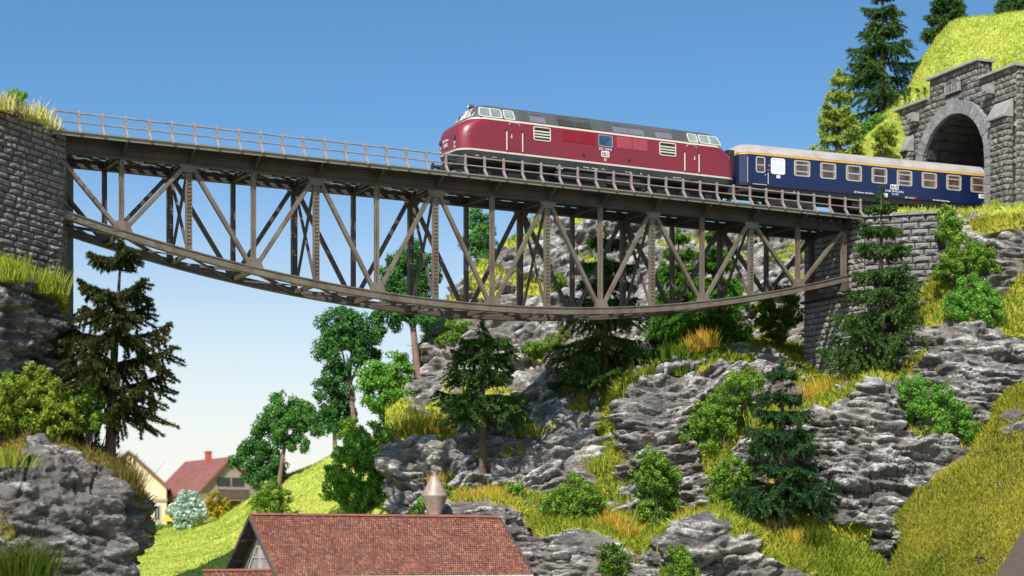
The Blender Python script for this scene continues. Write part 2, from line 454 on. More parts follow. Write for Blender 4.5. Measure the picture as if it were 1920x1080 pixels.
def loft(name, cols, matname, step=2.3, dip=0.0, T=0.75, amp=1.0, seed=1, soft=5, turf_cut=0.5, grass=None, breakup=0.6, lump=0.0, strata=1.0):
    """land surface lofted through cross-sections. cols: lists of (px, py, Y, turf) control points, bottom to top"""
    K = len(cols[0])
    assert all(len(c) == K for c in cols), name
    C = np.array([[(*at(p[0], p[1], p[2]), p[3]) for p in c] for c in cols])      # (m,K,4) in metres
    pxs = np.array([[(p[0], p[1]) for p in c] for c in cols], dtype=float)
    du = np.linalg.norm(np.diff(pxs, axis=0), axis=2).mean(1)
    Yav = C[:, :, 1].mean()
    dv = np.linalg.norm(np.diff(C[:, :, :3], axis=1), axis=2).mean(0) * F / Yav * 0.75
    nu = int(du.sum() / step) + 2; nv = int(dv.sum() / step) + 2
    su = np.concatenate([[0], np.cumsum(du)]); sv = np.concatenate([[0], np.cumsum(dv)])
    uu = np.linspace(0, su[-1], nu); vv = np.linspace(0, sv[-1], nv)
    G1 = np.empty((len(cols), nv, 4))
    for i in range(len(cols)):
        for k in range(4): G1[i, :, k] = np.interp(vv, sv, C[i, :, k])
    # Catmull-Rom between the columns
    idx = np.clip(np.searchsorted(su, uu, side='right') - 1, 0, len(cols) - 2)
    t = ((uu - su[idx]) / (su[idx + 1] - su[idx]))[:, None, None]
    p0 = G1[np.maximum(idx - 1, 0)]; p1 = G1[idx]; p2 = G1[idx + 1]; p3 = G1[np.minimum(idx + 2, len(cols) - 1)]
    cr = 0.5 * (2 * p1 + (p2 - p0) * t + (2 * p0 - 5 * p1 + 4 * p2 - p3) * t ** 2 + (3 * p1 - p0 - 3 * p2 + p3) * t ** 3)
    lin = p1 + (p2 - p1) * t
    G = 0.6 * cr + 0.4 * lin
    G = smooth_axis(smooth_axis(G, soft * 3, 0), soft, 1)
    P = G[:, :, :3]; turf = G[:, :, 3]
    fl = P.reshape(-1, 3)
    tn = fbm(fl * 0.55, 3, seed + 50).reshape(turf.shape)
    tm = np.clip((turf + breakup * tn - turf_cut) / 0.12 + 0.5, 0, 1)
    N = grid_normals(P)
    # layered rock: beds of uneven thickness that stand proud or are cut back, and finer beds on them
    q = fl + 0.5 * np.stack([vnoise(fl * 0.3, seed + 3), vnoise(fl * 0.3, seed + 4), 0.9 * vnoise(fl * np.array([0.22, 0.22, 0.35]), seed + 5)], 1)
    h = q[:, 2] - dip * q[:, 0]
    def beds(T, fx, sd):
        hh = h / T + 0.7 * vnoise(fl * np.array([fx * 0.8, fx * 0.8, 0.5 / T]), sd)
        i = np.floor(hh); f = hh - i
        pr = vnoise(np.stack([q[:, 0] * fx, q[:, 1] * fx, i * 5.37], 1), sd + 1)
        prof = np.sqrt(np.clip(1 - np.abs(2 * f - 1) ** 4.0, 0, 1))
        top = np.clip(f * 1.6, 0, 1)
        return pr, prof * (0.55 + 0.45 * top)
    p1_, f1_ = beds(T, 0.45, seed + 10)
    p2_, f2_ = beds(T * 0.38, 1.1, seed + 20)
    p3_, f3_ = beds(T * 0.15, 2.2, seed + 25)
    rid = 1 - np.abs(fbm(fl * np.array([0.55, 0.55, 1.1]), 3, seed + 30))
    fine = fbm(fl * np.array([1.6, 1.6, 3.2]), 4, seed + 40)
    big = fbm(fl * 0.28, 2, seed + 45)
    crack = np.clip(1 - 7 * np.abs(vnoise(fl * np.array([0.8, 0.8, 0.35]), seed + 70)), 0, 1) * np.clip(2 * vnoise(fl * 0.5, seed + 71), 0, 1)
    chunk = np.abs(fbm(fl * np.array([0.42, 0.42, 0.75]), 3, seed + 75)) - 0.35
    d = strata * (T * (0.62 * np.tanh(2.4 * p1_) + 0.75 * (f1_ - 0.6)) + T * 0.38 * (0.8 * np.tanh(2 * p2_) + 0.9 * (f2_ - 0.6))) + strata * T * 0.13 * (0.9 * np.tanh(2 * p3_) + 0.8 * (f3_ - 0.6)) + 0.4 * T * (rid - 0.7) + 0.17 * T * fine + lump * big + 0.55 * T * chunk - 0.45 * T * crack
    d = (d * amp).reshape(turf.shape)
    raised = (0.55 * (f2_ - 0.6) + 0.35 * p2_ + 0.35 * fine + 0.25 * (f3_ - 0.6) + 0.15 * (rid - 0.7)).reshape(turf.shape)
    soft_d = (0.22 * fbm(fl * 0.6, 4, seed + 60)).reshape(turf.shape)
    dd = d * (1 - tm) + soft_d * tm
    dirn = N.copy(); dirn[:, :, 2] *= 0.35
    P2 = P + dirn * dd[:, :, None]
    a = np.arange(nu * nv).reshape(nu, nv)
    Q = np.stack([a[:-1, :-1], a[1:, :-1], a[1:, 1:], a[:-1, 1:]], 2).reshape(-1, 4)
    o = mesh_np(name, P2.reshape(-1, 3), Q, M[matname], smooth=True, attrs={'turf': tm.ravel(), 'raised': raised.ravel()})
    tag(o, kind='structure')
    if grass:
        N2 = grid_normals(P2)
        c00, c10, c11, c01 = P2[:-1, :-1], P2[1:, :-1], P2[1:, 1:], P2[:-1, 1:]
        area = 0.5 * np.linalg.norm(np.cross(c11 - c00, c01 - c10), axis=2)
        w = area * tm[:-1, :-1]
        grow_grass(P2, N2, w, tm, seed, **grass)
    return P2

PAL = {   # blade colours (two ends of a mix, plus an accent)
    'bright': ((0.33, 0.41, 0.05), (0.55, 0.56, 0.11), (0.20, 0.33, 0.035)),
    'yellow': ((0.27, 0.34, 0.035), (0.47, 0.44, 0.06), (0.15, 0.25, 0.025)),
    'olive': ((0.24, 0.28, 0.03), (0.48, 0.42, 0.055), (0.10, 0.16, 0.016)),
    'straw': ((0.62, 0.52, 0.14), (0.80, 0.72, 0.36), (0.45, 0.45, 0.05)),
    'brown': ((0.20, 0.15, 0.045), (0.30, 0.22, 0.07), (0.13, 0.14, 0.02)),
    'gold': ((0.62, 0.38, 0.035), (0.72, 0.48, 0.10), (0.42, 0.36, 0.03)),
    'green': ((0.12, 0.22, 0.018), (0.20, 0.30, 0.03), (0.07, 0.14, 0.015)),
    'dgreen': ((0.055, 0.10, 0.012), (0.11, 0.14, 0.02), (0.04, 0.07, 0.01)),
}

def blade_mesh(name, base, direc, length, width, colr, parent=None):
    """one triangle-pair blade per row, bent a little"""
    n = len(base)
    side = np.cross(direc, rng.normal(size=(n, 3))); side /= np.linalg.norm(side, axis=1, keepdims=True) + 1e-9
    mid = base + direc * (length * 0.55)[:, None]
    tip = base + direc * length[:, None] + np.array([0, 0, -1]) * (length * rng.uniform(0.0, 0.28, n))[:, None] + rng.normal(size=(n, 3)) * (length * 0.08)[:, None]
    hw = (width * 0.5)[:, None]
    V = np.stack([base - side * hw, base + side * hw, mid + side * hw * 0.8, tip, mid - side * hw * 0.8], 1).reshape(-1, 3)
    k = np.arange(n)[:, None] * 5
    T = np.concatenate([k + np.array([[0, 1, 2]]), k + np.array([[0, 2, 4]]), k + np.array([[4, 2, 3]])], 0)
    return mesh_np(name, V, T, M['blade'], parent, cols=np.repeat(colr, 5, axis=0))

def palette_mix(pal, n, pts=None, sc=0.6):
    a, b, c = (np.array(x) for x in PAL[pal])
    t = rng.random((n, 1))
    if pts is not None:
        t = np.clip(0.5 + 0.5 * vnoise(pts * sc, 91)[:, None] + 0.4 * vnoise(pts * 0.17, 92)[:, None] + 0.55 * (t - 0.5), 0, 1)
    col = a * (1 - t) + b * t
    k = rng.random(n) < (0.22 if pts is None else np.clip(0.22 + 0.5 * vnoise(pts * 0.45, 93), 0.04, 0.8))
    col[k] = c
    return col * rng.uniform(0.75, 1.2, (n, 1))

def grow_grass(P, N, w, tm, seed, n, length=0.28, width=0.05, pal='bright', name='grass', lean=0.35, up=0.5):
    p = (w / w.sum()).ravel()
    pick = rng.choice(len(p), size=n, p=p)
    i, j = np.unravel_index(pick, w.shape)
    u = rng.random((n, 1)); v = rng.random((n, 1))
    B = P[i, j] * (1 - u) * (1 - v) + P[i + 1, j] * u * (1 - v) + P[i + 1, j + 1] * u * v + P[i, j + 1] * (1 - u) * v
    D = N[i, j] * (1 - up) + np.array([0, 0, 1.0]) * up + lean * rng.normal(size=(n, 3))
    D /= np.linalg.norm(D, axis=1, keepdims=True)
    Ln = length * rng.uniform(0.55, 1.3, n) * np.where(tm[i, j] < 0.97, rng.uniform(0.9, 1.9, n), 1.0)
    o = blade_mesh(name, B - D * 0.03, D, Ln, width * rng.uniform(0.7, 1.3, n), palette_mix(pal, n, B))
    tag(o, kind='stuff')

def cl(*cols):
    out = []
    for c in cols:
        px = c[0]
        out.append([(p if len(p) == 4 else (px, p[0], p[1], p[2])) for p in c[1:]])
    return out

# ---- left side: rock below the retaining wall, boulder in front
loft('rock_face', cl(
    (-420, (900, 79.6, 0), (760, 78.6, 0), (640, 77.6, 0), (490, 77.2, .3), (460, 77.8, .9), (440, 79, .9)),
    (-120, (900, 80.5, 0), (760, 79.5, 0), (640, 78.4, 0), (500, 78.0, .3), (470, 78.6, .9), (455, 79.6, .9)),
    (-10, (900, 81.5, 0), (760, 81.0, 0), (640, 79.6, 0), (520, 79.2, .1), (492, 79.8, .9), (478, 80.9, .9)),
    (50, (900, 82.8, 0), (760, 82.2, 0), (640, 81.0, 0), (540, 80.6, .1), (512, 81.2, .8), (500, 82.4, .9)),
    (95, (900, 83.8, 0), (760, 83.2, 0), (640, 82.3, 0), (560, 82.2, .1), (540, 82.6, .8), (525, 83.8, .9)),
    (116, (900, 85.0, 0), (760, 84.6, .2), (660, 83.6, 0), (585, 83.4, 0), (560, 83.8, .4), (545, 85.5, .8)),
    (130, (135, 900, 87.5, .5), (132, 760, 87.3, .6), (122, 680, 87.0, .3), (118, 620, 87, 0), (116, 590, 87, .3), (116, 580, 88, .5))),
    'rockd', dip=-0.15, T=1.3, amp=0.62, seed=11, lump=0.5, strata=0.7, grass=dict(n=7000, length=0.32, width=0.036, pal='olive'))
loft('boulder', cl(
    (-420, (1180, 75, 0), (1050, 75.2, .1), (960, 75.5, 0), (880, 76.2, .1), (855, 78.6, .9), (815, 83, .9)),
    (-110, (1180, 75.5, 0), (1050, 75.7, .1), (960, 76.0, 0), (880, 76.6, .1), (855, 79.0, .9), (815, 83.5, .9)),
    (-10, (1180, 75.7, 0), (1050, 76.0, .15), (960, 76.3, 0), (875, 76.9, .1), (850, 79.0, .9), (808, 83.5, .9)),
    (60, (1180, 76.3, 0), (1050, 76.5, 0), (960, 76.6, 0), (850, 77.2, 0), (822, 79.0, .6), (800, 83.5, .9)),
    (140, (1180, 77.0, 0), (1050, 77.3, 0), (960, 77.5, 0), (870, 78.3, 0), (838, 79.8, .8), (815, 84, .9)),
    (210, (1180, 78.0, 0), (1050, 78.2, 0), (975, 78.5, 0), (905, 79.1, 0), (872, 80.4, .9), (850, 84, .9)),
    (246, (1180, 79.0, 0), (1050, 79.2, 0), (985, 79.5, 0), (940, 79.9, 0), (912, 80.8, .8), (890, 84.5, .9)),
    (262, (240, 1180, 80.6, 0), (244, 1050, 80.6, 0), (264, 990, 80.6, 0), (268, 955, 80.9, 0), (260, 930, 81.6, .5), (250, 905, 85, .9)),
    (264, (242, 1180, 86, 0), (246, 1060, 86, 0), (265, 990, 86, 0), (268, 962, 86, 0), (262, 945, 86, .4), (258, 925, 87, .9))),
    'rockd', dip=-0.35, T=1.6, amp=0.52, seed=23, lump=0.7, strata=0.75, grass=dict(n=7000, length=0.42, width=0.045, pal='brown'))

# ---- village meadow, rising to the right
loft('meadow_hill', cl(
    (100, (1150, 93, 1), (1060, 108, 1), (1012, 126, 1), (996, 148, 1), (992, 190, 1)),
    (260, (1150, 93, 1), (1060, 107, 1), (1012, 124, 1), (992, 144, 1), (990, 185, 1)),
    (340, (1150, 93, 1), (1055, 106, 1), (1006, 121, 1), (984, 138, 1), (986, 180, 1)),
    (400, (1150, 93, 1), (1048, 105, 1), (998, 117, 1), (974, 130, 1), (984, 170, 1)),
    (445, (1150, 93, 1), (1040, 104, 1), (985, 114, 1), (950, 125, 1), (970, 165, 1)),
    (530, (1150, 93, 1), (1030, 103, 1), (960, 111, 1), (897, 121, 1), (935, 150, 1)),
    (640, (1150, 93, 1), (1020, 101, 1), (930, 108, 1), (845, 116, 1), (885, 140, 1)),
    (740, (1150, 92.5, 1), (1010, 99, 1), (900, 104, 1), (800, 111.5, 1), (840, 133, 1)),
    (830, (1150, 92.5, 1), (1005, 98.5, 1), (900, 103.5, 1), (810, 110, 1), (850, 130, 1))),
    'meadow', step=3.5, amp=0.3, seed=31, grass=dict(n=120000, length=0.19, width=0.036, pal='bright', lean=0.5, up=0.7))

# ---- the long rock hill behind the bridge
loft('rock_hill', cl(
    (722, (1090, 99, .7), (905, 101.5, .5), (845, 103, .6), (800, 106.2, .9), (772, 108.8, .9), (752, 112, .9), (790, 124, 1)),
    (752, (1090, 98.5, .3), (900, 101, 0), (838, 102.8, .2), (795, 106, .95), (760, 109, .5), (722, 112, .6), (770, 125, 1)),
    (790, (1090, 98, 0), (895, 100.5, 0), (832, 102.5, 0), (795, 106.5, .8), (735, 110, .2), (655, 114, .6), (720, 127, 1)),
    (850, (1080, 97.8, .1), (890, 100.3, 0), (826, 102.4, 0), (800, 106, .75), (690, 111, .1), (548, 117, .2), (610, 130, 1)),
    (935, (985, 98.6, .5), (885, 100.3, 0), (810, 103.2, 0), (770, 106.5, .35), (650, 112.2, .1), (462, 120, .55), (520, 134, 1)),
    (1040, (985, 98.2, .4), (880, 100.3, 0), (800, 103.4, 0), (735, 107.6, .15), (625, 113, .15), (414, 123, .45), (470, 137, 1)),
    (1140, (985, 98, .3), (880, 100.5, 0), (790, 103.8, .5), (735, 107.6, .6), (620, 113.6, 0), (410, 125, .2), (470, 140, 1)),
    (1260, (985, 98.2, .2), (880, 101.4, 0), (790, 105.6, .1), (725, 110, .3), (605, 115.4, .1), (425, 127, .15), (480, 142, 1)),
    (1400, (985, 100, 0), (880, 104, 0), (785, 108, .1), (705, 112.5, .3), (600, 117, .1), (430, 128.5, .2), (485, 144, 1)),
    (1560, (985, 102, 0), (880, 107, 0), (785, 112, .1), (705, 116.5, .3), (600, 120, .1), (440, 131, .4), (490, 146, 1))),
    'rockp', step=2.1, dip=0.30, T=1.25, amp=0.95, seed=41, lump=0.5, grass=dict(n=30000, length=0.34, width=0.065, pal='yellow'))

# ---- cliff in the middle with the grass ledge by the pier
loft('cliff', cl(
    (1112, (1010, 96.6, .4), (905, 99.6, .1), (860, 101.5, .8), (800, 104.2, .9), (760, 106.4, .9), (742, 108.6, .6)),
    (1140, (1010, 96.2, .3), (905, 98.8, .6), (850, 100.8, .95), (790, 103, .95), (742, 104.8, .9), (722, 109.5, .6)),
    (1172, (1010, 95.8, .1), (905, 97.8, 0), (835, 99.2, .1), (765, 100.7, .2), (716, 102.2, .7), (690, 112, .9)),
    (1240, (1010, 95.4, .1), (905, 97.2, 0), (825, 98.4, 0), (748, 100, 0), (690, 101.8, .3), (658, 113.5, 1)),
    (1330, (1010, 95, .2), (905, 96.6, .2), (840, 97.8, .6), (750, 99.9, .1), (680, 102.4, .1), (645, 115, 1)),
    (1430, (1010, 94.8, .4), (905, 96.6, .5), (835, 98.2, .7), (745, 100.6, .3), (690, 103.2, .1), (638, 115.5, 1)),
    (1500, (1010, 95.2, .2), (905, 97.2, .1), (825, 99, .4), (765, 101, .5), (725, 103.4, .4), (650, 115.5, 1)),
    (1560, (1010, 96, .2), (905, 98, .1), (825, 99.7, .5), (772, 101.4, .7), (735, 103.2, .8), (690, 113, 1)),
    (1640, (1010, 96.5, .2), (905, 98.3, .1), (825, 99.9, .5), (760, 101.2, .8), (712, 103, .8), (680, 110, 1))),
    'rock', step=1.8, dip=0.20, T=1.05, amp=1.0, seed=57, lump=0.3, grass=dict(n=26000, length=0.42, width=0.055, pal='yellow'))

# ---- right-hand outcrop
loft('rock_outcrop', cl(
    (1455, (1160, 90.5, 0), (1000, 92.2, .2), (960, 93, .3), (910, 94.4, 0), (850, 96.4, 0), (810, 98.6, .5)),
    (1505, (1160, 90.2, 0), (1010, 91.8, .1), (920, 92.8, 0), (860, 93.9, 0), (800, 95.3, .2), (762, 99.5, .9)),
    (1570, (1160, 90, 0), (1000, 91.3, .05), (920, 92.2, 0), (835, 93.3, 0), (772, 95.1, .2), (725, 101, .9)),
    (1640, (1160, 89.6, 0), (1000, 91, 0), (900, 92, 0), (800, 93.5, 0), (722, 95.0, .1), (698, 101.5, .9)),
    (1710, (1160, 89.2, 0), (1000, 90.6, .1), (920, 91.6, 0), (838, 93.0, 0), (765, 95.4, .5), (702, 101.5, .8)),
    (1790, (1160, 88.8, 0), (1000, 90.1, .5), (930, 91.1, .3), (880, 92.4, 0), (845, 93.8, .6), (760, 100, .8)),
    (1880, (1160, 88.2, 0), (1000, 89.7, .8), (930, 90.7, .8), (880, 92, .8), (838, 93.8, .9), (745, 99, .9)),
    (1980, (1160, 88, 0), (1000, 89.5, .8), (930, 90.5, .8), (880, 91.8, .8), (830, 93.8, .9), (740, 98.6, .9))),
    'rock', step=1.7, dip=-0.17, T=1.0, amp=1.0, seed=63, lump=0.35, grass=dict(n=16000, length=0.42, width=0.055, pal='yellow'))
loft('grass_slope', cl(
    (1640, (1648, 1200, 87.2, .4), (1646, 1090, 88.6, .3), (1690, 1035, 89.6, .2), (1684, 1010, 90.4, .2), (1682, 1000, 92, .2)),
    (1692, (1160, 86.8, 1), (1075, 88.0, 1), (1015, 89.2, .95), (970, 90.1, .7), (960, 92.2, .4)),
    (1722, (1160, 86.2, 1), (1068, 87.5, 1), (990, 89.1, 1), (922, 90.3, .75), (912, 92.4, .4)),
    (1750, (1160, 85.6, 1), (1060, 87, 1), (980, 88.8, 1), (914, 90.2, .9), (904, 92.6, .5)),
    (1786, (1160, 85.0, 1), (1054, 86.6, 1), (966, 88.6, 1), (888, 90.4, .8), (876, 92.8, .5)),
    (1812, (1160, 84.7, 1), (1050, 86.3, 1), (950, 88.5, 1), (872, 90.5, .7), (860, 93, .5)),
    (1842, (1160, 84.4, 1), (1044, 86.0, 1), (930, 88.6, 1), (836, 91.2, .9), (818, 94, .6)),
    (1862, (1160, 84.2, 1), (1040, 85.8, 1), (920, 88.6, 1), (790, 91.9, .8), (768, 95, .6)),
    (1892, (1160, 84.0, 1), (1020, 85.8, 1), (900, 88.6, 1), (762, 92.4, .8), (735, 95.8, .6)),
    (1930, (1160, 83.8, 1), (1000, 85.8, 1), (880, 88.8, 1), (745, 92.8, 1), (715, 96.5, 1)),
    (2060, (1160, 83.8, 1), (1000, 85.6, 1), (880, 88.6, 1), (740, 92.8, 1), (710, 96.5, 1)),
    (2420, (1160, 83.6, 1), (1000, 85.4, 1), (880, 88.4, 1), (740, 92.6, 1), (710, 96.2, 1))),
    'rockd', step=2.2, amp=0.8, seed=71, soft=2, breakup=0.6, lump=0.6, turf_cut=0.45, grass=dict(n=150000, length=0.30, width=0.032, pal='olive', lean=0.40, up=0.75))
P0 = [at(1858, 1130, 83.2), at(1866, 1082, 83.2), at(1890, 1040, 83.2), at(1924, 985, 83.2), at(2010, 850, 83.2), at(2420, 820, 83.2), at(2420, 1130, 83.2)]
eb = MB().prism(P0, (0.15, 0.45, 0)).build('earth_bank', M['earth']); tag(eb, kind='structure')

# ---- rock steps below the railway on the right
loft('rock_terrace', cl(
    (1660, (830, 97.8, 0), (745, 99.4, .2), (700, 100.8, .5), (665, 102, .3), (640, 103, .2), (600, 104.6, .2), (560, 106, .3), (540, 109, .3)),
    (1705, (830, 97, 0), (745, 98.3, 0), (690, 99.2, 0), (635, 100.2, .3), (605, 102.2, .8), (585, 103.8, .9), (520, 105.2, .4), (430, 107.5, .3)),
    (1760, (830, 96.6, 0), (745, 97.7, 0), (690, 98.3, 0), (622, 99.4, .3), (594, 101.8, .95), (560, 103.0, .6), (470, 104.4, .1), (404, 106.2, .8)),
    (1820, (830, 96.2, .2), (745, 97.3, 0), (690, 97.9, 0), (612, 98.9, .2), (585, 101.0, .8), (545, 102.2, .3), (460, 103.6, .1), (404, 105.4, .8)),
    (1868, (830, 95.8, .3), (745, 97, .1), (692, 97.6, 0), (640, 98.6, .3), (600, 100.2, .9), (540, 101.7, .6), (455, 102.8, 0), (405, 104.4, .8)),
    (1920, (830, 95.6, .3), (745, 96.8, .2), (700, 97.4, .4), (655, 98.4, .7), (600, 99.8, .95), (510, 101.2, .9), (440, 102.3, .1), (402, 103.8, .8)),
    (2040, (830, 95.5, .3), (745, 96.6, .2), (700, 97.2, .4), (655, 98.2, .7), (600, 99.6, .95), (500, 101, .9), (430, 102, .1), (396, 103.4, .8)),
    (2420, (830, 95, .3), (745, 96, .2), (700, 96.7, .4), (655, 97.6, .7), (600, 98.8, .95), (500, 100.4, .9), (430, 101.4, .1), (390, 102.6, .8))),
    'rock', step=1.9, dip=-0.02, T=0.8, amp=0.9, seed=83, lump=0.25, grass=dict(n=22000, length=0.4, width=0.055, pal='yellow'))
# track bed behind the terrace, up to and into the portal
loft('railway_embankment', cl(
    (1608, (420, 106.2, .5), (396, 106.4, .8), (398, 107, .8), (408, 109, .3), (430, 118, .3)),
    (1690, (420, 105.4, .6), (393, 105.6, 1), (395, 106, .9), (406, 108, .3), (430, 118, .3)),
    (1760, (420, 105.8, .6), (395, 106, 1), (396, 106.4, .9), (406, 108, .3), (430, 118, .3)),
    (1830, (420, 104.8, .6), (396, 105.2, 1), (396, 106, 1), (402, 107.6, .5), (430, 118, .3)),
    (1900, (415, 103.8, .6), (388, 104.2, 1), (386, 105, 1), (396, 107.6, .6), (425, 118, .3)),
    (2040, (410, 103, .6), (382, 103.4, 1), (380, 104, 1), (390, 107, .6), (420, 118, .3)),
    (2420, (410, 102, .6), (376, 102.4, 1), (374, 103, 1), (384, 107, .6), (414, 118, .3))),
    'rockp', step=2.6, amp=0.3, seed=88, soft=2, grass=dict(n=22000, length=0.36, width=0.05, pal='bright', up=0.85))

# ---- the hill over the tunnel
loft('tunnel_hill', cl(
    (1590, (460, 112, .1), (350, 113.4, .1), (312, 114.5, .2), (300, 116.5, .8), (320, 122, 1)),
    (1625, (460, 112, .1), (320, 113.4, .4), (255, 114.8, .9), (242, 117, 1), (265, 122, 1)),
    (1662, (460, 113, .3), (290, 114, .9), (225, 115.2, 1), (205, 117.2, 1), (225, 123, 1)),
    (1702, (440, 114.5, .6), (265, 115.0, 1), (200, 115.8, 1), (165, 117.4, 1), (185, 124, 1)),
    (1735, (300, 114.8, 1), (210, 115.4, 1), (160, 116, 1), (95, 118, 1), (115, 125, 1)),
    (1785, (190, 112.8, 1), (160, 113.4, 1), (110, 114.6, 1), (38, 117.6, 1), (55, 127, 1)),
    (1850, (170, 110.6, 1), (140, 111.2, 1), (100, 112.6, 1), (30, 116.6, 1), (45, 128, 1)),
    (1925, (150, 107.8, 1), (125, 108.6, 1), (95, 110.6, 1), (22, 115.4, 1), (38, 128, 1)),
    (1962, (420, 105.4, 1), (260, 106.2, 1), (120, 108.6, 1), (22, 115, 1), (38, 128, 1)),
    (2060, (420, 103.6, 1), (260, 105, 1), (120, 108, 1), (24, 115, 1), (40, 128, 1)),
    (2420, (420, 102, 1), (260, 104, 1), (130, 108, 1), (40, 115, 1), (60, 128, 1))),
    'meadow', step=2.8, amp=0.8, T=0.8, seed=95, breakup=0.25, grass=dict(n=220000, length=0.17, width=0.03, pal='bright', lean=0.5, up=0.6))

# ---- low rocks in front, beside the sawmill roof
loft('rock_ledge', cl(
    (830, (1150, 90.6, 0), (1060, 91.4, 0), (990, 92.4, 0), (968, 93.6, .2), (945, 96, .8), (925, 101, .9)),
    (890, (1150, 90, 0), (1060, 90.9, 0), (985, 91.8, 0), (955, 92.8, .1), (938, 95.6, .9), (915, 101, .9)),
    (955, (1150, 89.8, 0), (1060, 90.6, 0), (990, 91.5, 0), (952, 92.6, .1), (938, 95.6, .9), (915, 101, .9)),
    (1005, (1150, 89.4, 0), (1065, 90.4, 0), (1025, 91.8, .1), (988, 93.4, .3), (960, 95.6, .8), (915, 100.5, .5)),
    (1065, (1150, 88.6, 0), (1065, 89.4, 0), (1025, 90.3, 0), (994, 91.8, .1), (965, 95, .9), (915, 100, .5)),
    (1130, (1150, 88.6, 0), (1070, 89.4, 0), (1032, 90.3, 0), (1002, 91.8, .3), (968, 95, .9), (915, 99.6, .5)),
    (1190, (1150, 88.6, 0), (1080, 89.4, .2), (1045, 90.5, .4), (1008, 92, .8), (972, 95, .9), (920, 99, .4)),
    (1290, (1150, 88, .2), (1085, 89.2, .5), (1050, 90.6, .6), (1010, 92.2, .8), (972, 94.6, .9), (925, 98, .4)),
    (1400, (1150, 88, .2), (1085, 89.2, .5), (1050, 90.6, .6), (1005, 92, .9), (968, 94.2, .9), (925, 97, .4)),
    (1500, (1150, 88, .2), (1085, 89.2, .5), (1050, 90.6, .6), (1005, 92, .9), (975, 93.6, .9), (935, 96, .3))),
    'rock', step=1.7, dip=-0.05, T=0.85, amp=0.9, seed=101, lump=0.25, grass=dict(n=20000, length=0.38, width=0.05, pal='yellow'))
loft('low_boulder', cl(
    (1180, (1180, 88.6, 0), (1090, 89, 0), (1070, 89.3, 0), (1052, 90, 0), (1045, 92, .4)),
    (1215, (1180, 87.2, 0), (1090, 87.5, 0), (1050, 88, 0), (1025, 89, 0), (1018, 92, .5)),
    (1262, (1180, 86.4, 0), (1080, 86.7, 0), (1030, 87.2, 0), (992, 88.2, 0), (985, 92, .7)),
    (1330, (1180, 86, 0), (1075, 86.3, 0), (1015, 86.9, 0), (974, 88.0, 0), (966, 92, .8)),
    (1392, (1180, 86.2, 0), (1080, 86.6, 0), (1030, 87.3, 0), (988, 88.6, .3), (978, 92, .9)),
    (1440, (1180, 86.6, 0), (1090, 87, .2), (1045, 87.8, .6), (1005, 89.6, .9), (988, 92.5, .9)),
    (1520, (1180, 87.2, .1), (1095, 87.5, .4), (1052, 88.4, .9), (1012, 90.2, 1), (992, 93, .9)),
    (1600, (1180, 87.8, .1), (1100, 88.1, .5), (1065, 88.9, .9), (1030, 90.2, .9), (1005, 92.6, .6)),
    (1660, (1180, 88.2, .1), (1105, 88.4, .3), (1085, 89, .6), (1060, 90.2, .4), (1040, 92, .3))),
    'rock', step=2.0, dip=-0.12, T=1.0, amp=0.75, seed=113, lump=0.3, grass=dict(n=14000, length=0.42, width=0.05, pal='yellow'))
# ------------------------------------------------------------------ the truss bridge
YAW = 27.5
BO = Vector((-3.31, 93.8, CZ))
BD = Vector((math.cos(R(YAW)), math.sin(R(YAW)), 0)); BN = Vector((-BD.y, BD.x, 0))
def bp(s, w, z): return BO + BD * s + BN * w + Vector((0, 0, z))
def s_of(px, w=0.0):
    t = (px - 960) / F
    X0 = BO.x + BN.x * w; Y0 = BO.y + BN.y * w
    return (Y0 * t - X0) / (BD.x - BD.y * t)
def z_of(py, s, w=0.0): return (HY - py) / F * (BO.y + BD.y * s + BN.y * w)

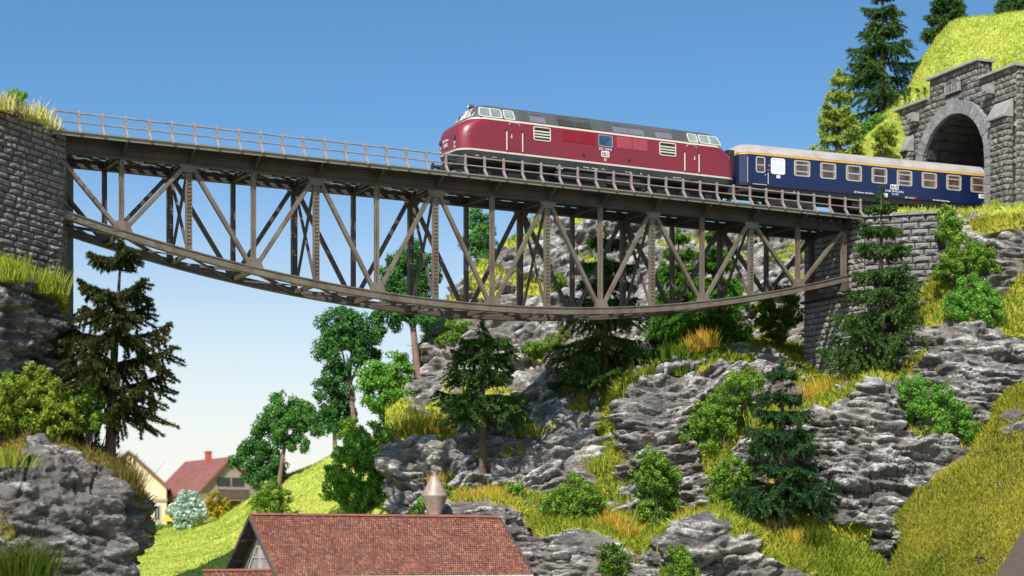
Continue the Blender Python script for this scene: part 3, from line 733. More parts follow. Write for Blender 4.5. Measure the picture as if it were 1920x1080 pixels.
bridge = thing('truss_bridge', 'long brown steel fishbelly truss railway bridge spanning the valley between two stone walls', 'bridge', BO, R(YAW))
SP = 3.278; S0 = -20.40; NP = 14; WB = 3.08
nodes = [S0 + SP * i for i in range(NP + 1)]
sc_ = 2.55
def zb(s): return 12.78 + 3.12 * ((s - sc_) / 22.95) ** 2
ZC0, ZC1 = 18.62, 19.08       # top chord
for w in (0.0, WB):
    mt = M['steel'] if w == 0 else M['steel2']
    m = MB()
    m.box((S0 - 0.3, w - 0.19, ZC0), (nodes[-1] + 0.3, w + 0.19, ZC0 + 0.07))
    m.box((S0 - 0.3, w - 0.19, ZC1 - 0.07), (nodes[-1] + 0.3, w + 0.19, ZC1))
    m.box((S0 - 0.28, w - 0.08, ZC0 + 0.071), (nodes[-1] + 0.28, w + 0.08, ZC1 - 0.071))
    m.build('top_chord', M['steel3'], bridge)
    # curved bottom chord: U section with lips
    m = MB(); ns = 57
    ss = [S0 - 0.2 + (nodes[-1] - S0 + 0.4) * i / (ns - 1) for i in range(ns)]
    prof = [(-0.17, -0.21), (0.17, -0.21), (0.17, 0.21), (0.13, 0.21), (0.13, 0.245), (-0.13, 0.245), (-0.13, 0.21), (-0.17, 0.21)]
    prof = [(-0.18, -0.19), (0.18, -0.19), (0.18, -0.13), (0.13, -0.13), (0.13, 0.13), (0.18, 0.13), (0.18, 0.19), (-0.18, 0.19), (-0.18, 0.13), (-0.13, 0.13), (-0.13, -0.13), (-0.18, -0.13)]
    k = len(prof)
    vs = [(s, w + a, zb(s) + b) for s in ss for a, b in prof]
    fs = [(i * k + j, i * k + (j + 1) % k, (i + 1) * k + (j + 1) % k, (i + 1) * k + j) for i in range(ns - 1) for j in range(k)]
    fs += [tuple(range(k)), tuple((ns - 1) * k + j for j in range(k))]
    m.add(vs, fs).build('bottom_chord', mt, bridge)
    for i, s in enumerate(nodes):
        big = i % 2 == 0
        ww = 0.29 if big else 0.21
        m = MB().beam((s, w, zb(s) + 0.18), (s, w, ZC0 + 0.02), 0.24, ww, up=(1, 0, 0), prof='H')
        if big and 0 < i < NP:     # rows of lattice straps on the main posts
            z = zb(s) + 0.5
            while z < ZC0 - 0.3:
                m.box((s - ww / 2 + 0.055, w - 0.118, z), (s + ww / 2 - 0.055, w - 0.09, z + 0.05)); z += 0.19
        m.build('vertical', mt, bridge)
    for i in range(NP):
        a, b = (nodes[i], nodes[i + 1])
        if i % 2 == 0: p, q = (a + 0.10, w, ZC0 + 0.05), (b - 0.10, w, zb(b) + 0.15)
        else: p, q = (b - 0.10, w, ZC0 + 0.05), (a + 0.10, w, zb(a) + 0.15)
        MB().beam(p, q, 0.20, 0.20, up=(0, 1, 0), prof='box').beam((p[0], w - 0.112, p[2]), (q[0], w - 0.112, q[2]), 0.13, 0.022, up=(0, 1, 0)).build('diagonal', mt, bridge)
    # gusset plates
    for i, s in enumerate(nodes):
        if i in (0, NP): continue
        if i % 2: zc = zb(s) + 0.30; pts = [(-0.5, -0.2), (0.5, -0.2), (0.28, 0.3), (-0.28, 0.3)]
        else: zc = ZC0 - 0.05; pts = [(-0.3, -0.3), (0.3, -0.3), (0.55, 0.12), (-0.55, 0.12)]
        MB().prism([(s + a, w - 0.155, zc + b) for a, b in pts], (0, 0.02, 0)).build('gusset_plate', mt, bridge)
for i, s in enumerate(nodes):
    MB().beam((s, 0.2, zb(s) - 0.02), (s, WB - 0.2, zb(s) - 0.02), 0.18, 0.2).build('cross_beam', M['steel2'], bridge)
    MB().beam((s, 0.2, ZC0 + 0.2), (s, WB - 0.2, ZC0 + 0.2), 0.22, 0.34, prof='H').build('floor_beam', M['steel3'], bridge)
    # walkway bracket on the outside
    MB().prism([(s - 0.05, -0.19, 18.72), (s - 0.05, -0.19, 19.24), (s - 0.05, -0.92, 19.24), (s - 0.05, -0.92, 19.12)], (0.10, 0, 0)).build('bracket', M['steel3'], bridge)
    if i % 2 == 0 and 0 < i < NP:
        for a, b in ((0, 1), (1, 0)):
            MB().beam((s + 0.02 * a, 0.2, zb(s) + 0.25 if a == 0 else ZC0 - 0.1), (s + 0.02 * a, WB - 0.2, ZC0 - 0.1 if a == 0 else zb(s) + 0.25), 0.10, 0.13, up=(1, 0, 0)).build('sway_brace', M['steel2'], bridge)
for i in range(NP):
    a, b = nodes[i], nodes[i + 1]; mid = (a + b) / 2
    w0, w1 = (0.2, WB - 0.2) if i % 2 else (WB - 0.2, 0.2)
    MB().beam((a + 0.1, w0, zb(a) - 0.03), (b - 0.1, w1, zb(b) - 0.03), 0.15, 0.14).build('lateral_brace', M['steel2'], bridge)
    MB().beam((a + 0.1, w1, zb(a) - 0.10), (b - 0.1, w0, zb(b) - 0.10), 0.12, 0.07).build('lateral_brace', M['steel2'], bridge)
    m = MB()
    m.beam((a + 0.1, 0.2, 18.98), (b - 0.1, WB - 0.2, 18.98), 0.12, 0.08)
    m.beam((a + 0.1, WB - 0.2, 18.89), (b - 0.1, 0.2, 18.89), 0.12, 0.08)
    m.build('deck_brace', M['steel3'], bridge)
for w in (0.85, 2.25):
    MB().beam((S0, w, 19.035), (nodes[-1], w, 19.035), 0.22, 0.10).build('stringer', M['steel2'], bridge)
# walkway along the near side
SE = nodes[-1] + 0.75
wk = MB().box((S0 - 0.2, -0.93, 19.30), (SE, 0.24, 19.36))
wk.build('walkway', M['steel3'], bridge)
MB().box((S0 - 0.2, -1.0, 19.235), (SE, -0.931, 19.47)).box((S0 - 0.2, -1.07, 19.40), (SE, -1.001, 19.465)).build('walkway_edge', mat('edge_paint', (0.215, 0.175, 0.145), 0.55, 0.2, 0.25, 0.3, 12, c2=(0.17, 0.165, 0.12)), bridge)
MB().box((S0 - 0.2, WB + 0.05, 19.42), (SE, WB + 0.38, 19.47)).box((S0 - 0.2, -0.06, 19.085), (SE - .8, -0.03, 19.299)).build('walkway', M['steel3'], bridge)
# railings: kinked posts and two rails
def post_mesh(sgn, wbase):
    m = MB()
    m.beam((0, wbase + sgn * 0.20, 19.74), (0, wbase + sgn * 0.20, 20.44), 0.11, 0.10, up=(0, 1, 0))
    m.beam((0, wbase + sgn * 0.20, 19.79), (0, wbase - sgn * 0.13, 19.36), 0.11, 0.10, up=(0, 1, 0))
    m.add([(a, wbase + sgn * 0.20 + b, 20.441) for a, b in ((-.05, -.05), (.05, -.05), (.05, .05), (-.05, .05))] + [(0, wbase + sgn * 0.2, 20.50)], [(0, 1, 4), (1, 2, 4), (2, 3, 4), (3, 0, 4), (3, 2, 1, 0)])
    return m
near = MB().tube([(S0 - 0.1, -0.80, 20.36), (SE - 0.06, -0.80, 20.36)], 0.042, 8)
near.tube([(S0 - 0.1, -0.80, 19.93), (SE - 0.06, -0.80, 19.93)], 0.036, 8)
railing = near.build('railing', M['rail_post'], bridge)
n_post = 43
p0 = post_mesh(1, -1.0).build('railing_post', M['rail_post'], railing)
for i in range(n_post):
    o = p0
    if i:
        o = p0.copy(); COL.objects.link(o); o.parent = railing
    o.location = (S0 - 0.05 + (SE - 0.10 - S0) * i / (n_post - 1), 0, 0)
far = MB().tube([(S0, WB + 0.3, 20.36), (SE, WB + 0.3, 20.36)], 0.04, 6)
for i in range(n_post):
    s = S0 + (SE - S0) * i / (n_post - 1); far.box((s - .05, WB + .25, 19.47), (s + .05, WB + .35, 20.40))
far.build('railing', M['rail_post'], bridge)
# bearings at the ends
for s, w in ((nodes[-1], 0), (nodes[-1], WB)):
    MB().beam((s + 0.0, w, zb(s) - 0.75), (s + 0.0, w, zb(s) - 0.2), 0.5, 0.5).build('bearing', M['steel2'], bridge)

# ------------------------------------------------------------------ track over the bridge and into the tunnel
ZR = 19.40
CY = 22.5
CH = Vector((math.cos(R(CY)), math.sin(R(CY)), 0)); CN = Vector((-CH.y, CH.x, 0))
CP = at(1390, 1000, 102.4); CP.z = CZ            # near corner of the coach body at the loco end
track = thing('railway_track', 'single rusty railway track carrying the train across the bridge into the tunnel', 'track', BO, 0)
def tpt(s, off):      # centre line: straight on the bridge, a little left turn to the portal
    if s < 17.5: return bp(s, 1.54 + off, 0)
    d = s - 18.35
    c = CP + CH * d + CN * (1.41 + off)
    a = min(1.0, max(0.0, (s - 17.5) / 2.0)); b = bp(s, 1.54 + off, 0)
    return b.lerp(c, a)
ts = [-24 + 1.0 * i for i in range(72)]
for off in (-0.75, 0.75):
    m = MB()
    for zz, hw in ((ZR - 0.17, 0.065), (ZR - 0.04, 0.035)):
        vs = []
        for s in ts:
            for a, z in ((-hw, zz), (hw, zz), (hw, zz + (0.04 if hw > .05 else 0.04)), (-hw, zz + 0.04)):
                p = tpt(s, off + a) - BO; vs.append((p.x, p.y, z))
        m.add(vs, [(i * 4 + j, i * 4 + (j + 1) % 4, i * 4 + 4 + (j + 1) % 4, i * 4 + 4 + j) for i in range(len(ts) - 1) for j in range(4)])
    vs = []
    for s in ts:
        for z in (ZR - 0.13, ZR - 0.04):
            p = tpt(s, off) - BO; vs.append((p.x, p.y, z))
    m.add(vs, [(2 * i, 2 * i + 2, 2 * i + 3, 2 * i + 1) for i in range(len(ts) - 1)])
    m.build('rail', M['railsteel'], track)
sl = MB().box((-0.12, -1.28, -0.14), (0.12, 1.28, 0)).build('sleeper', M['sleeper'], track)
i = 0; s = -20.2
while s < 27:
    o = sl
    if i: o = sl.copy(); COL.objects.link(o); o.parent = track
    p = tpt(s, 0) - BO
    o.location = (p.x, p.y, ZR - 0.172); o.rotation_euler = (0, 0, R(YAW if s < 18 else CY)); i += 1; s += 0.655

# ------------------------------------------------------------------ stone walls, stone by stone
def stone_mesh(seed):
    r = random.Random(seed)
    nx, nz = 5, 4
    vs, fs = [], []
    for j in range(nz):
        for i in range(nx):
            x = -0.5 + i / (nx - 1); z = -0.5 + j / (nz - 1)
            edge = i in (0, nx - 1) or j in (0, nz - 1)
            y = 0.0 if edge else -0.55 + r.uniform(-0.35, 0.35)
            if not edge: x += r.uniform(-.06, .06); z += r.uniform(-.07, .07)
            else:
                x *= 0.97 + r.uniform(-.03, .01); z *= 0.95 + r.uniform(-.05, .02)
            vs.append((x, y, z))
    for j in range(nz - 1):
        for i in range(nx - 1):
            a = j * nx + i; fs.append((a, a + 1, a + nx + 1, a + nx))
    ring = list(range(nx)) + [nx - 1 + nx * j for j in range(1, nz)] + [nx * (nz - 1) + i for i in range(nx - 2, -1, -1)] + [nx * j for j in range(nz - 2, 0, -1)]
    b = len(vs)
    for k in ring: vs.append((vs[k][0] * 1.0, 1.0, vs[k][2] * 1.0))
    n = len(ring)
    for k in range(n): fs.append((ring[k], b + k, b + (k + 1) % n, ring[(k + 1) % n]))
    me = bpy.data.meshes.new('stone'); me.from_pydata(vs, [], fs); me.update()
    return me
STONES = [stone_mesh(i) for i in range(14)]
STONE_SETS = {}
def stones_for(matname):
    if matname not in STONE_SETS:
        L_ = []
        for me in STONES:
            c = me.copy(); c.materials.append(M[matname]); L_.append(c)
        STONE_SETS[matname] = L_
    return STONE_SETS[matname]

def lay_wall(parent, O, U, V, N, ulen, vlen, sl, sh, matname, seed, keep=None, relief=0.14, joint=0.035, name='stone', trim=True):
    """courses of hewn stones on the face O + u*U + v*V; N points out of the wall"""
    r = random.Random(seed); base = parent.location
    U = Vector(U).normalized(); V = Vector(V).normalized(); N = Vector(N).normalized()
    rows = max(1, int(round(vlen / sh))); sh = vlen / rows; cnt = 0
    set_ = stones_for(matname)
    for j in range(rows):
        u = 0.0 if j % 2 == 0 else -sl * 0.5
        while u < ulen - 0.02:
            L0 = sl * r.uniform(0.75, 1.3)
            a, b = max(0.0, u), min(ulen, u + L0)
            if ulen - b < sl * 0.3: b = ulen; 
            if b - a > sl * 0.22:
                c = ((a + b) / 2, (j + 0.5) * sh)
                if keep is None or keep(c[0], c[1], a, b, j * sh, (j + 1) * sh):
                    o = bpy.data.objects.new(name, set_[r.randrange(len(set_))]); COL.objects.link(o); o.parent = parent
                    p = O + U * c[0] + V * c[1] - base
                    sx = (b - a - joint) * (1 if r.random() < .5 else -1); sz = sh - joint
                    d = relief * r.uniform(0.75, 1.3)
                    sgn = -1 if r.random() < 0.5 else 1
                    m = Matrix((( U.x * sx, -N.x * d, V.x * sz, p.x), (U.y * sx, -N.y * d, V.y * sz, p.y), (U.z * sx, -N.z * d, V.z * sz, p.z), (0, 0, 0, 1)))
                    o.matrix_local = m; cnt += 1
            u = b if b > u else u + L0
    return cnt

# left retaining wall: recedes steeply from the camera side towards the bridge
WC = at(109, 1000, 84.0); WC.z = CZ
wd = Vector((-0.5, -0.866, 0)); wn_ = Vector((0.866, -0.5, 0))
lw = thing('retaining_wall', 'tall dark hewn-stone retaining wall at the left end of the bridge', 'wall', WC + Vector((0, 0, 10)))
tilt = Vector((0, 0, 0.055))
U_ = (wd + tilt).normalized(); V_ = wn_.cross(U_); V_ = V_ if V_.z > 0 else -V_
lb = lw.location
z_lo, z_hi = 8.6, 19.72
body = [WC + Vector((0, 0, z_lo)), WC + wd * 8 + Vector((0, 0, z_lo)), WC + wd * 8 + Vector((0, 0, z_hi + 8 * .055)), WC + Vector((0, 0, z_hi))]
MB().prism([p - lb - wn_ * 0.06 for p in body], Vector((-0.30, 2.6, 0)).normalized() * 6.0).build('core', M['mortar'], lw)
lay_wall(lw, WC + Vector((0, 0, z_lo)), U_, V_, wn_, 6.4, z_hi - z_lo, 0.80, 0.292, 'stone_l', 5, relief=0.13, joint=0.045)
# quoins on the return face beside the bridge
ed = Vector((-0.25, 2.6, 0)).normalized(); en = Vector((ed.y, -ed.x, 0))
lay_wall(lw, WC + Vector((0, 0, z_lo)) + ed * 0.02, ed, Vector((0, 0, 1)), en, 2.6, z_hi - z_lo - 0.1, 0.85, 0.292, 'stone_l', 6, relief=0.12, joint=0.045)

# right abutment: face towards the bridge, with the wing wall turned to the camera
AN = bp(26.2, -0.98, 0)
ra = thing('bridge_abutment', 'grey stone abutment pier under the right end of the bridge, in small courses', 'abutment', AN + Vector((0, 0, 10.3)))
rb = ra.location
adir = BN.copy(); aout = -BD
z0a, z1a = 9.6, 19.2
MB().prism([p - rb - aout * 0.06 for p in (AN + Vector((0, 0, z0a)), AN + adir * 5.75 + Vector((0, 0, z0a)), AN + adir * 5.75 + Vector((0, 0, z1a)), AN + Vector((0, 0, z1a)))], BD * 5).build('core', M['mortar'], ra)
na = lay_wall(ra, AN + Vector((0, 0, z0a)), adir, Vector((0, 0, 1)), aout, 5.75, z1a - z0a, 0.60, 0.345, 'stone_r', 9, relief=0.11, joint=0.04)
MB().prism([p - rb for p in (AN + aout * 0.12 + Vector((0, 0, 15.0)), AN + aout * 0.12 + adir * 5.75 + Vector((0, 0, 15.0)), AN + aout * 0.3 + adir * 5.75 + Vector((0, 0, 15.05)), AN + aout * 0.3 + Vector((0, 0, 15.05)))], Vector((0, 0, 0.1))).build('bearing_shelf', M['mortar'], ra)
wdir = Vector((0.955, -0.297, 0)); wout = Vector((-0.297, -0.955, 0))
ww = thing('wing_wall', 'light grey stone wing wall in broad courses behind the dark spruce on the right', 'wall', AN + wdir * 2 + Vector((0, 0, 12.5)))
wb = ww.location
MB().prism([p - wb - wout * 0.06 for p in (AN + Vector((0, 0, 11)), AN + wdir * 4.25 + Vector((0, 0, 12.0)), AN + wdir * 4.25 + Vector((0, 0, 19.35)), AN + Vector((0, 0, 19.35)))], -wout * 1.5).build('core', M['mortar'], ww)
nw = lay_wall(ww, AN + Vector((0, 0, 11.5)) + wdir * 0.05, wdir, Vector((0, 0, 1)), wout, 4.15, 7.85, 0.95, 0.40, 'stone_w', 12, relief=0.13, joint=0.06)
m = MB()
for k in range(5):
    m.prism([p - wb for p in (AN + wdir * (0.83 * k + .015) + wout * 0.2 + Vector((0, 0, 19.36)), AN + wdir * (0.83 * (k + 1) - .015) + wout * 0.2 + Vector((0, 0, 19.36)), AN + wdir * (0.83 * (k + 1) - .015) - wout * 0.5 + Vector((0, 0, 19.36)), AN + wdir * (0.83 * k + .015) - wout * 0.5 + Vector((0, 0, 19.36)))], (0, 0, 0.14))
m.build('coping', M['stone_w'], ww)

# ------------------------------------------------------------------ tunnel portal
PC = CP + CH * 15.9 + CN * (1.41 + 0.60)                # foot of the arch axis
PC = Vector((PC.x, PC.y, CZ))
pk = -CN                                                # along the face, to the right (towards the camera)
po = -CH                                                # out of the face
PZ = Vector((0, 0, 1))
tp = thing('tunnel_portal', 'grey stone tunnel portal dated 1875 with round arch and stepped parapet', 'tunnel portal', PC + Vector((0, 0, 19.3)))
tb = tp.location
HWI, SPR, RING = 3.20, 23.30, 0.78           # inner half width, springing height, ring thickness
CR = 26.62 - SPR                              # rise of the arch
def arch(hw, rise, z0, n=24):
    pts = [(hw, z0)]
    for i in range(n + 1):
        a = math.pi * i / n
        pts.append((hw * math.cos(a), SPR + rise * math.sin(a)))
    pts.append((-hw, z0)); return pts
def pp(k, z, out=0.0): return PC + pk * k + PZ * z + po * out - tb
# dark core wall with the arch opening cut out
n = 24
inner = arch(HWI + 0.4, CR + 0.4, 19.0, n)
KL, KR = -6.1, 5.9
topo = []
for k, z in inner:
    topo.append((k, z))
m = MB()
for depth in (0,):
    for i in range(len(inner) - 1):
        (k0, z0), (k1, z1) = inner[i], inner[i + 1]
        def up(k): return 29.25 if -2.4 < k < 2.4 else 28.1
        u0, u1 = up((k0 + k1) / 2), up((k0 + k1) / 2)
        if abs(k0 - k1) > 1e-6:
            for oo in (-0.10, -0.9):
                m.add([pp(k0, z0, oo), pp(k1, z1, oo), pp(k1, u1, oo), pp(k0, u0, oo)], [(0, 1, 2, 3)])
            m.add([pp(k0, u0, -.10), pp(k1, u1, -.10), pp(k1, u1, -.9), pp(k0, u0, -.9)], [(0, 1, 2, 3)])
for a, b, z in ((HWI + 0.4, KR, 28.1), (KL, -HWI - 0.4, 28.1)):
    m.prism([pp(a, 18.6, -.10), pp(b, 18.6, -.10), pp(b, z, -.10), pp(a, z, -.10)], -po * 0.8)
m.prism([pp(-2.4, 28.0, -.101), pp(2.4, 28.0, -.101), pp(2.4, 29.25, -.101), pp(-2.4, 29.25, -.101)], -po * 0.798)
m.build('core', M['mortar'], tp)
def in_arch(k, z, hw, rise):
    if abs(k) >= hw: return False
    if z < SPR: return True
    return (k / hw) ** 2 + ((z - SPR) / rise) ** 2 < 1
def keep_p(u, v, a, b, v0, v1):
    k = KL + u; z = 18.9 + v
    lim = 29.2 if -2.4 < k < 2.4 else 28.05
    if z > lim: return False
    if abs(k) < 0.85 and 27.88 < z < 28.5: return False
    for kk in (KL + a + 0.12, k, KL + b - 0.12):
        if in_arch(kk, z, HWI + RING - 0.02, CR + RING - 0.02): return False
    if 4.07 < k < 5.7 and z < 26.3: return False
    if -5.7 < k < -4.07 and z < 26.3: return False
    return True
npz = lay_wall(tp, PC + pk * KL + PZ * 18.9 - po * 0.05, pk, PZ, po, KR - KL, 29.25 - 18.9, 0.66, 0.36, 'stone_p', 21, keep=keep_p, relief=0.065, joint=0.05)
# right return face (lit side) and parapet return
lay_wall(tp, PC + pk * KR + PZ * 18.9 - po * 0.05, -po, PZ, pk, 1.6, 28.05 - 18.9, 0.7, 0.36, 'stone_p', 22, relief=0.10, joint=0.05)
lay_wall(tp, PC + pk * 2.4 + PZ * 28.25 - po * 0.05, -po, PZ, pk, 0.8, 0.95, 0.4, 0.36, 'stone_p', 23, relief=0.08, joint=0.04)
MB().prism([pp(KR - 0.02, 18.6, -.12), pp(KR - 0.02, 28.1, -.12), pp(KR - 0.02, 28.1, -1.8), pp(KR - 0.02, 18.6, -1.8)], -pk * 0.4).build('core', M['mortar'], tp)
# voussoirs, 15 of them, a bigger keystone
NV = 15
for i in range(NV):
    a0 = math.pi * i / NV + 0.006; a1 = math.pi * (i + 1) / NV - 0.006
    key = i == NV // 2
    ro = RING + (0.16 if key else 0.0); out = 0.24 if key else 0.16
    ri = random.Random(i)
    out += ri.uniform(-.02, .02)
    pts = []
    for a in (a0, (a0 + a1) / 2, a1): pts.append(pp((HWI + ro) * math.cos(a), SPR + (CR + ro) * math.sin(a), -.10))
    for a in (a1, (a0 + a1) / 2, a0): pts.append(pp(HWI * math.cos(a), SPR + CR * math.sin(a), -.10))
    MB().prism(pts, po * (out + 0.10)).build('keystone' if key else 'voussoir', M['vous'], tp)
for sgn in (-1, 1):
    for j in range(8):
        z0_ = 19.0 + j * (SPR - 19.0) / 8 + .02; z1_ = 19.0 + (j + 1) * (SPR - 19.0) / 8 - .02
        wv = RING * (1.0 if j % 2 else 0.86)
        ks = sorted((sgn * HWI, sgn * (HWI + wv)))
        MB().prism([pp(ks[0], z0_, -.10), pp(ks[1], z0_, -.10), pp(ks[1], z1_, -.10), pp(ks[0], z1_, -.10)], po * 0.26).build('jamb_stone', M['vous'], tp)
# copings
def coping(k0, k1, z):
    nn = max(2, int((k1 - k0) / 1.3))
    for i in range(nn):
        a = k0 + (k1 - k0) * i / nn + .012; b = k0 + (k1 - k0) * (i + 1) / nn - .012
        MB().prism([pp(a, z, .24), pp(b, z, .24), pp(b, z + .16, .20), pp(a, z + .16, .20)], -po * 1.3).build('coping', M['cope'], tp)
coping(-2.6, 2.6, 29.26); coping(KL - .15, -2.62, 28.11); coping(2.62, KR + .22, 28.11)
# buttresses with sloping caps
for k0, k1 in ((4.12, 5.65), (-5.65, -4.12)):
    MB().prism([pp(k0, 18.6, .0), pp(k1, 18.6, .0), pp(k1, 18.6, .42), pp(k0, 18.6, .42)], PZ * 6.6).build('buttress', M['mortar'], tp)
    lay_wall(tp, PC + pk * k0 + PZ * 18.9 + po * .46, pk, PZ, po, k1 - k0, 6.3, 0.62, 0.36, 'stone_p', int(k0 * 10) + 90, relief=0.10, joint=0.05)
    lay_wall(tp, PC + pk * (k1 + .04) + PZ * 18.9 + po * .5, -po, PZ, pk, 0.5, 6.3, 0.4, 0.36, 'stone_p', int(k0 * 10) + 190, relief=0.09, joint=0.05)
    MB().prism([pp(k0 - .1, 25.22, .68), pp(k0 - .1, 25.34, .68), pp(k0 - .1, 26.30, .05), pp(k0 - .1, 25.22, .05)], pk * (k1 - k0 + .2)).build('buttress_cap', M['cope'], tp)
# corbel lamps
for k in (-3.75, 3.75):
    m = MB().prism([pp(k - .28, 26.95, .05), pp(k + .28, 26.95, .05), pp(k + .28, 27.5, .05), pp(k - .28, 27.5, .05)], po * 0.5)
    m.prism([pp(k - .16, 26.78, .1), pp(k + .16, 26.78, .1), pp(k + .16, 26.95, .1), pp(k - .16, 26.95, .1)], po * 0.3)
    c = m.build('corbel', M['cope'], tp)
    MB().prism([pp(k - .14, 27.08, .551), pp(k + .14, 27.08, .551), pp(k + .14, 27.36, .551), pp(k - .14, 27.36, .551)], po * 0.06).build('lens', M['cope'], c)
pl = MB().prism([pp(-.74, 27.92, .02), pp(.74, 27.92, .02), pp(.74, 28.45, .02), pp(-.74, 28.45, .02)], po * 0.14).build('date_stone', M['cope'], tp)

def text(body, size, parent, origin, right, upv, material, name='lettering', extr=0.006, align='CENTER', sx=1.0):
    cu = bpy.data.curves.new(name, 'FONT'); cu.body = body; cu.size = size; cu.extrude = extr
    cu.align_x = align; cu.align_y = 'CENTER'; cu.resolution_u = 2
    cu.materials.append(material)
    tmp = bpy.data.objects.new(name, cu)
    me = bpy.data.meshes.new_from_object(tmp)
    bpy.data.objects.remove(tmp); bpy.data.curves.remove(cu)
    o = link(name, me, parent)
    r_ = Vector(right).normalized(); u_ = Vector(upv).normalized(); n_ = r_.cross(u_)
    o.matrix_local = Matrix(((r_.x * sx, u_.x, n_.x, origin[0]), (r_.y * sx, u_.y, n_.y, origin[1]), (r_.z * sx, u_.z, n_.z, origin[2]), (0, 0, 0, 1)))
    return o
text('1875', 0.54, pl, pp(0, 28.185, .165), pk, PZ, mat('cut_numerals', (0.09, 0.085, 0.08), 0.9), extr=0.012, sx=1.05)
# lining: a vaulted tube into the hill, closed at the back
m = MB(); n = 20
ar = arch(HWI + 0.02, CR + 0.02, 18.7, n); dep = [-0.1, -3, -6, -9, -13]
vs = []
for d in dep:
    for k, z in ar: vs.append(pp(k, z, d))
k_ = len(ar)
m.add(vs, [(i * k_ + j, i * k_ + j + 1, (i + 1) * k_ + j + 1, (i + 1) * k_ + j) for i in range(len(dep) - 1) for j in range(k_ - 1)])
m.add([pp(k, z, dep[-1]) for k, z in ar], [tuple(range(k_))])
lin = m.build('tunnel_lining', M['lining'], tp, fix=False)
m = MB(); rr = random.Random(4)
seg_ = 26
def apt(t, ins):       # t along the arch profile, 0..1
    if t < .2: return (HWI - ins, 18.7 + (SPR - 18.7) * t / .2)
    if t > .8: return (-HWI + ins, 18.7 + (SPR - 18.7) * (1 - t) / .2)
    a = math.pi * (t - .2) / .6
    return ((HWI - ins) * math.cos(a), SPR + (CR - ins) * math.sin(a))
for r_ in range(16):
    for q in range(seg_):
        d0 = -.2 - .8 * (r_ + (.5 if q % 2 else 0)); d1 = d0 - .75
        t0, t1 = q / seg_ + .0025, (q + 1) / seg_ - .0025
        ins = rr.uniform(.05, .10)
        a_, b_ = apt(t0, ins), apt(t1, ins); c_, d_ = apt(t0, -.02), apt(t1, -.02)
        vs = [pp(*a_, d0), pp(*b_, d0), pp(*b_, d1), pp(*a_, d1), pp(*c_, d0), pp(*d_, d0), pp(*d_, d1), pp(*c_, d1)]
        m.add(vs, [(0, 1, 2, 3), (0, 4, 5, 1), (1, 5, 6, 2), (2, 6, 7, 3), (3, 7, 4, 0)])
m.build('lining_stone', M['lining'], tp)['kind'] = 'stuff'
# ------------------------------------------------------------------ diesel locomotive
LX = 0.70
lo_o = bp(LX, 1.54, ZR)
loco = thing('diesel_locomotive', 'wine-red diesel locomotive with grey roof and cream lines crossing the bridge', 'locomotive', lo_o, R(YAW))
LL = 17.4
# z-levels: (z, half width, end setback, corner radius, end exponent, material above)
LV = [(1.07, 1.47, 0.34, 0.70), (1.30, 1.50, 0.20, 0.68), (1.555, 1.53, 0.10, 0.66),
      (1.645, 1.535, 0.08, 0.66), (2.1, 1.535, 0.07, 0.66), (2.55, 1.53, 0.12, 0.68), (2.85, 1.52, 0.22, 0.74), (3.05, 1.51, 0.42, 0.78), (3.255, 1.50, 0.78, 0.70),
      (3.345, 1.49, 0.92, 0.62), (3.42, 1.46, 0.98, 0.55), (3.70, 1.31, 1.14, 0.50), (3.95, 1.17, 1.30, 0.45), (4.04, 1.08, 1.38, 0.42), (4.12, 0.90, 1.55, 0.4), (4.165, 0.5, 1.8, 0.3), (4.18, 0.15, 2.1, 0.1)]
def ring(z, hw, sb, rc, nose=0.12, n=9):
    """rounded plan outline; the end face bows out slightly in the middle"""
    pts = []
    x0, x1 = sb, LL - sb
    def corner(cx, cy, a0):
        for i in range(n):
            a = a0 + (math.pi / 2) * i / (n - 1)
            pts.append((cx + rc * math.cos(a), cy + rc * math.sin(a)))
    r = rc
    corner(x1 - r, hw - r, 0); 
    for i in range(1, 12): pts.append((x1 - r + (x0 + 2 * r - x1) * i / 12, hw))
    corner(x0 + r, hw - r, math.pi / 2)
    for i in range(1, 4): pts.append((x0, (hw - r) * (1 - i / 2)))
    corner(x0 + r, -hw + r, math.pi)
    for i in range(1, 12): pts.append((x0 + r + (x1 - x0 - 2 * r) * i / 12, -hw))
    corner(x1 - r, -hw + r, 1.5 * math.pi)
    for i in range(1, 4): pts.append((x1, (-hw + r) * (1 - i / 2)))
    out = []
    for x, y in pts:
        e = max(0.0, 1 - (y / hw) ** 2) * nose
        if x < LL / 2 and x < x0 + r: x = x - e * (1 - (x - x0) / r)
        elif x > x1 - r: x = x + e * (1 - (x1 - x) / r)
        out.append((x, y, z))
    return out
def body_part(name, i0, i1, material, cap_top=False, cap_bot=False, smooth=True):
    # extra rings between levels for smooth ends
    vs, rows = [], 0
    for i in range(i0, i1 + 1):
        r_ = ring(*LV[i]); k = len(r_); vs += r_; rows += 1
    fs = [(i * k + j, i * k + (j + 1) % k, (i + 1) * k + (j + 1) % k, (i + 1) * k + j) for i in range(rows - 1) for j in range(k)]
    if cap_top: fs.append(tuple((rows - 1) * k + j for j in range(k)))
    if cap_bot: fs.append(tuple(range(k - 1, -1, -1)))
    return MB().add(vs, fs).build(name, material, loco, smooth=smooth)
skirt = body_part('skirt', 0, 2, M['ldark'], cap_bot=True)
body_part('cream_line', 2, 3, M['cream'])
red = body_part('body', 3, 8, M['red'])
body_part('cream_line', 8, 9, M['cream'])
roof = body_part('roof', 9, len(LV) - 1, M['lgrey'], cap_top=True)
def side_w(z):      # half width of the shell at height z
    for (z0, h0, *_), (z1, h1, *_) in zip(LV, LV[1:]):
        if z0 <= z <= z1: return h0 + (h1 - h0) * (z - z0) / (z1 - z0)
    return LV[-1][1]
def lx(px): return s_of(px, 0.0) - LX
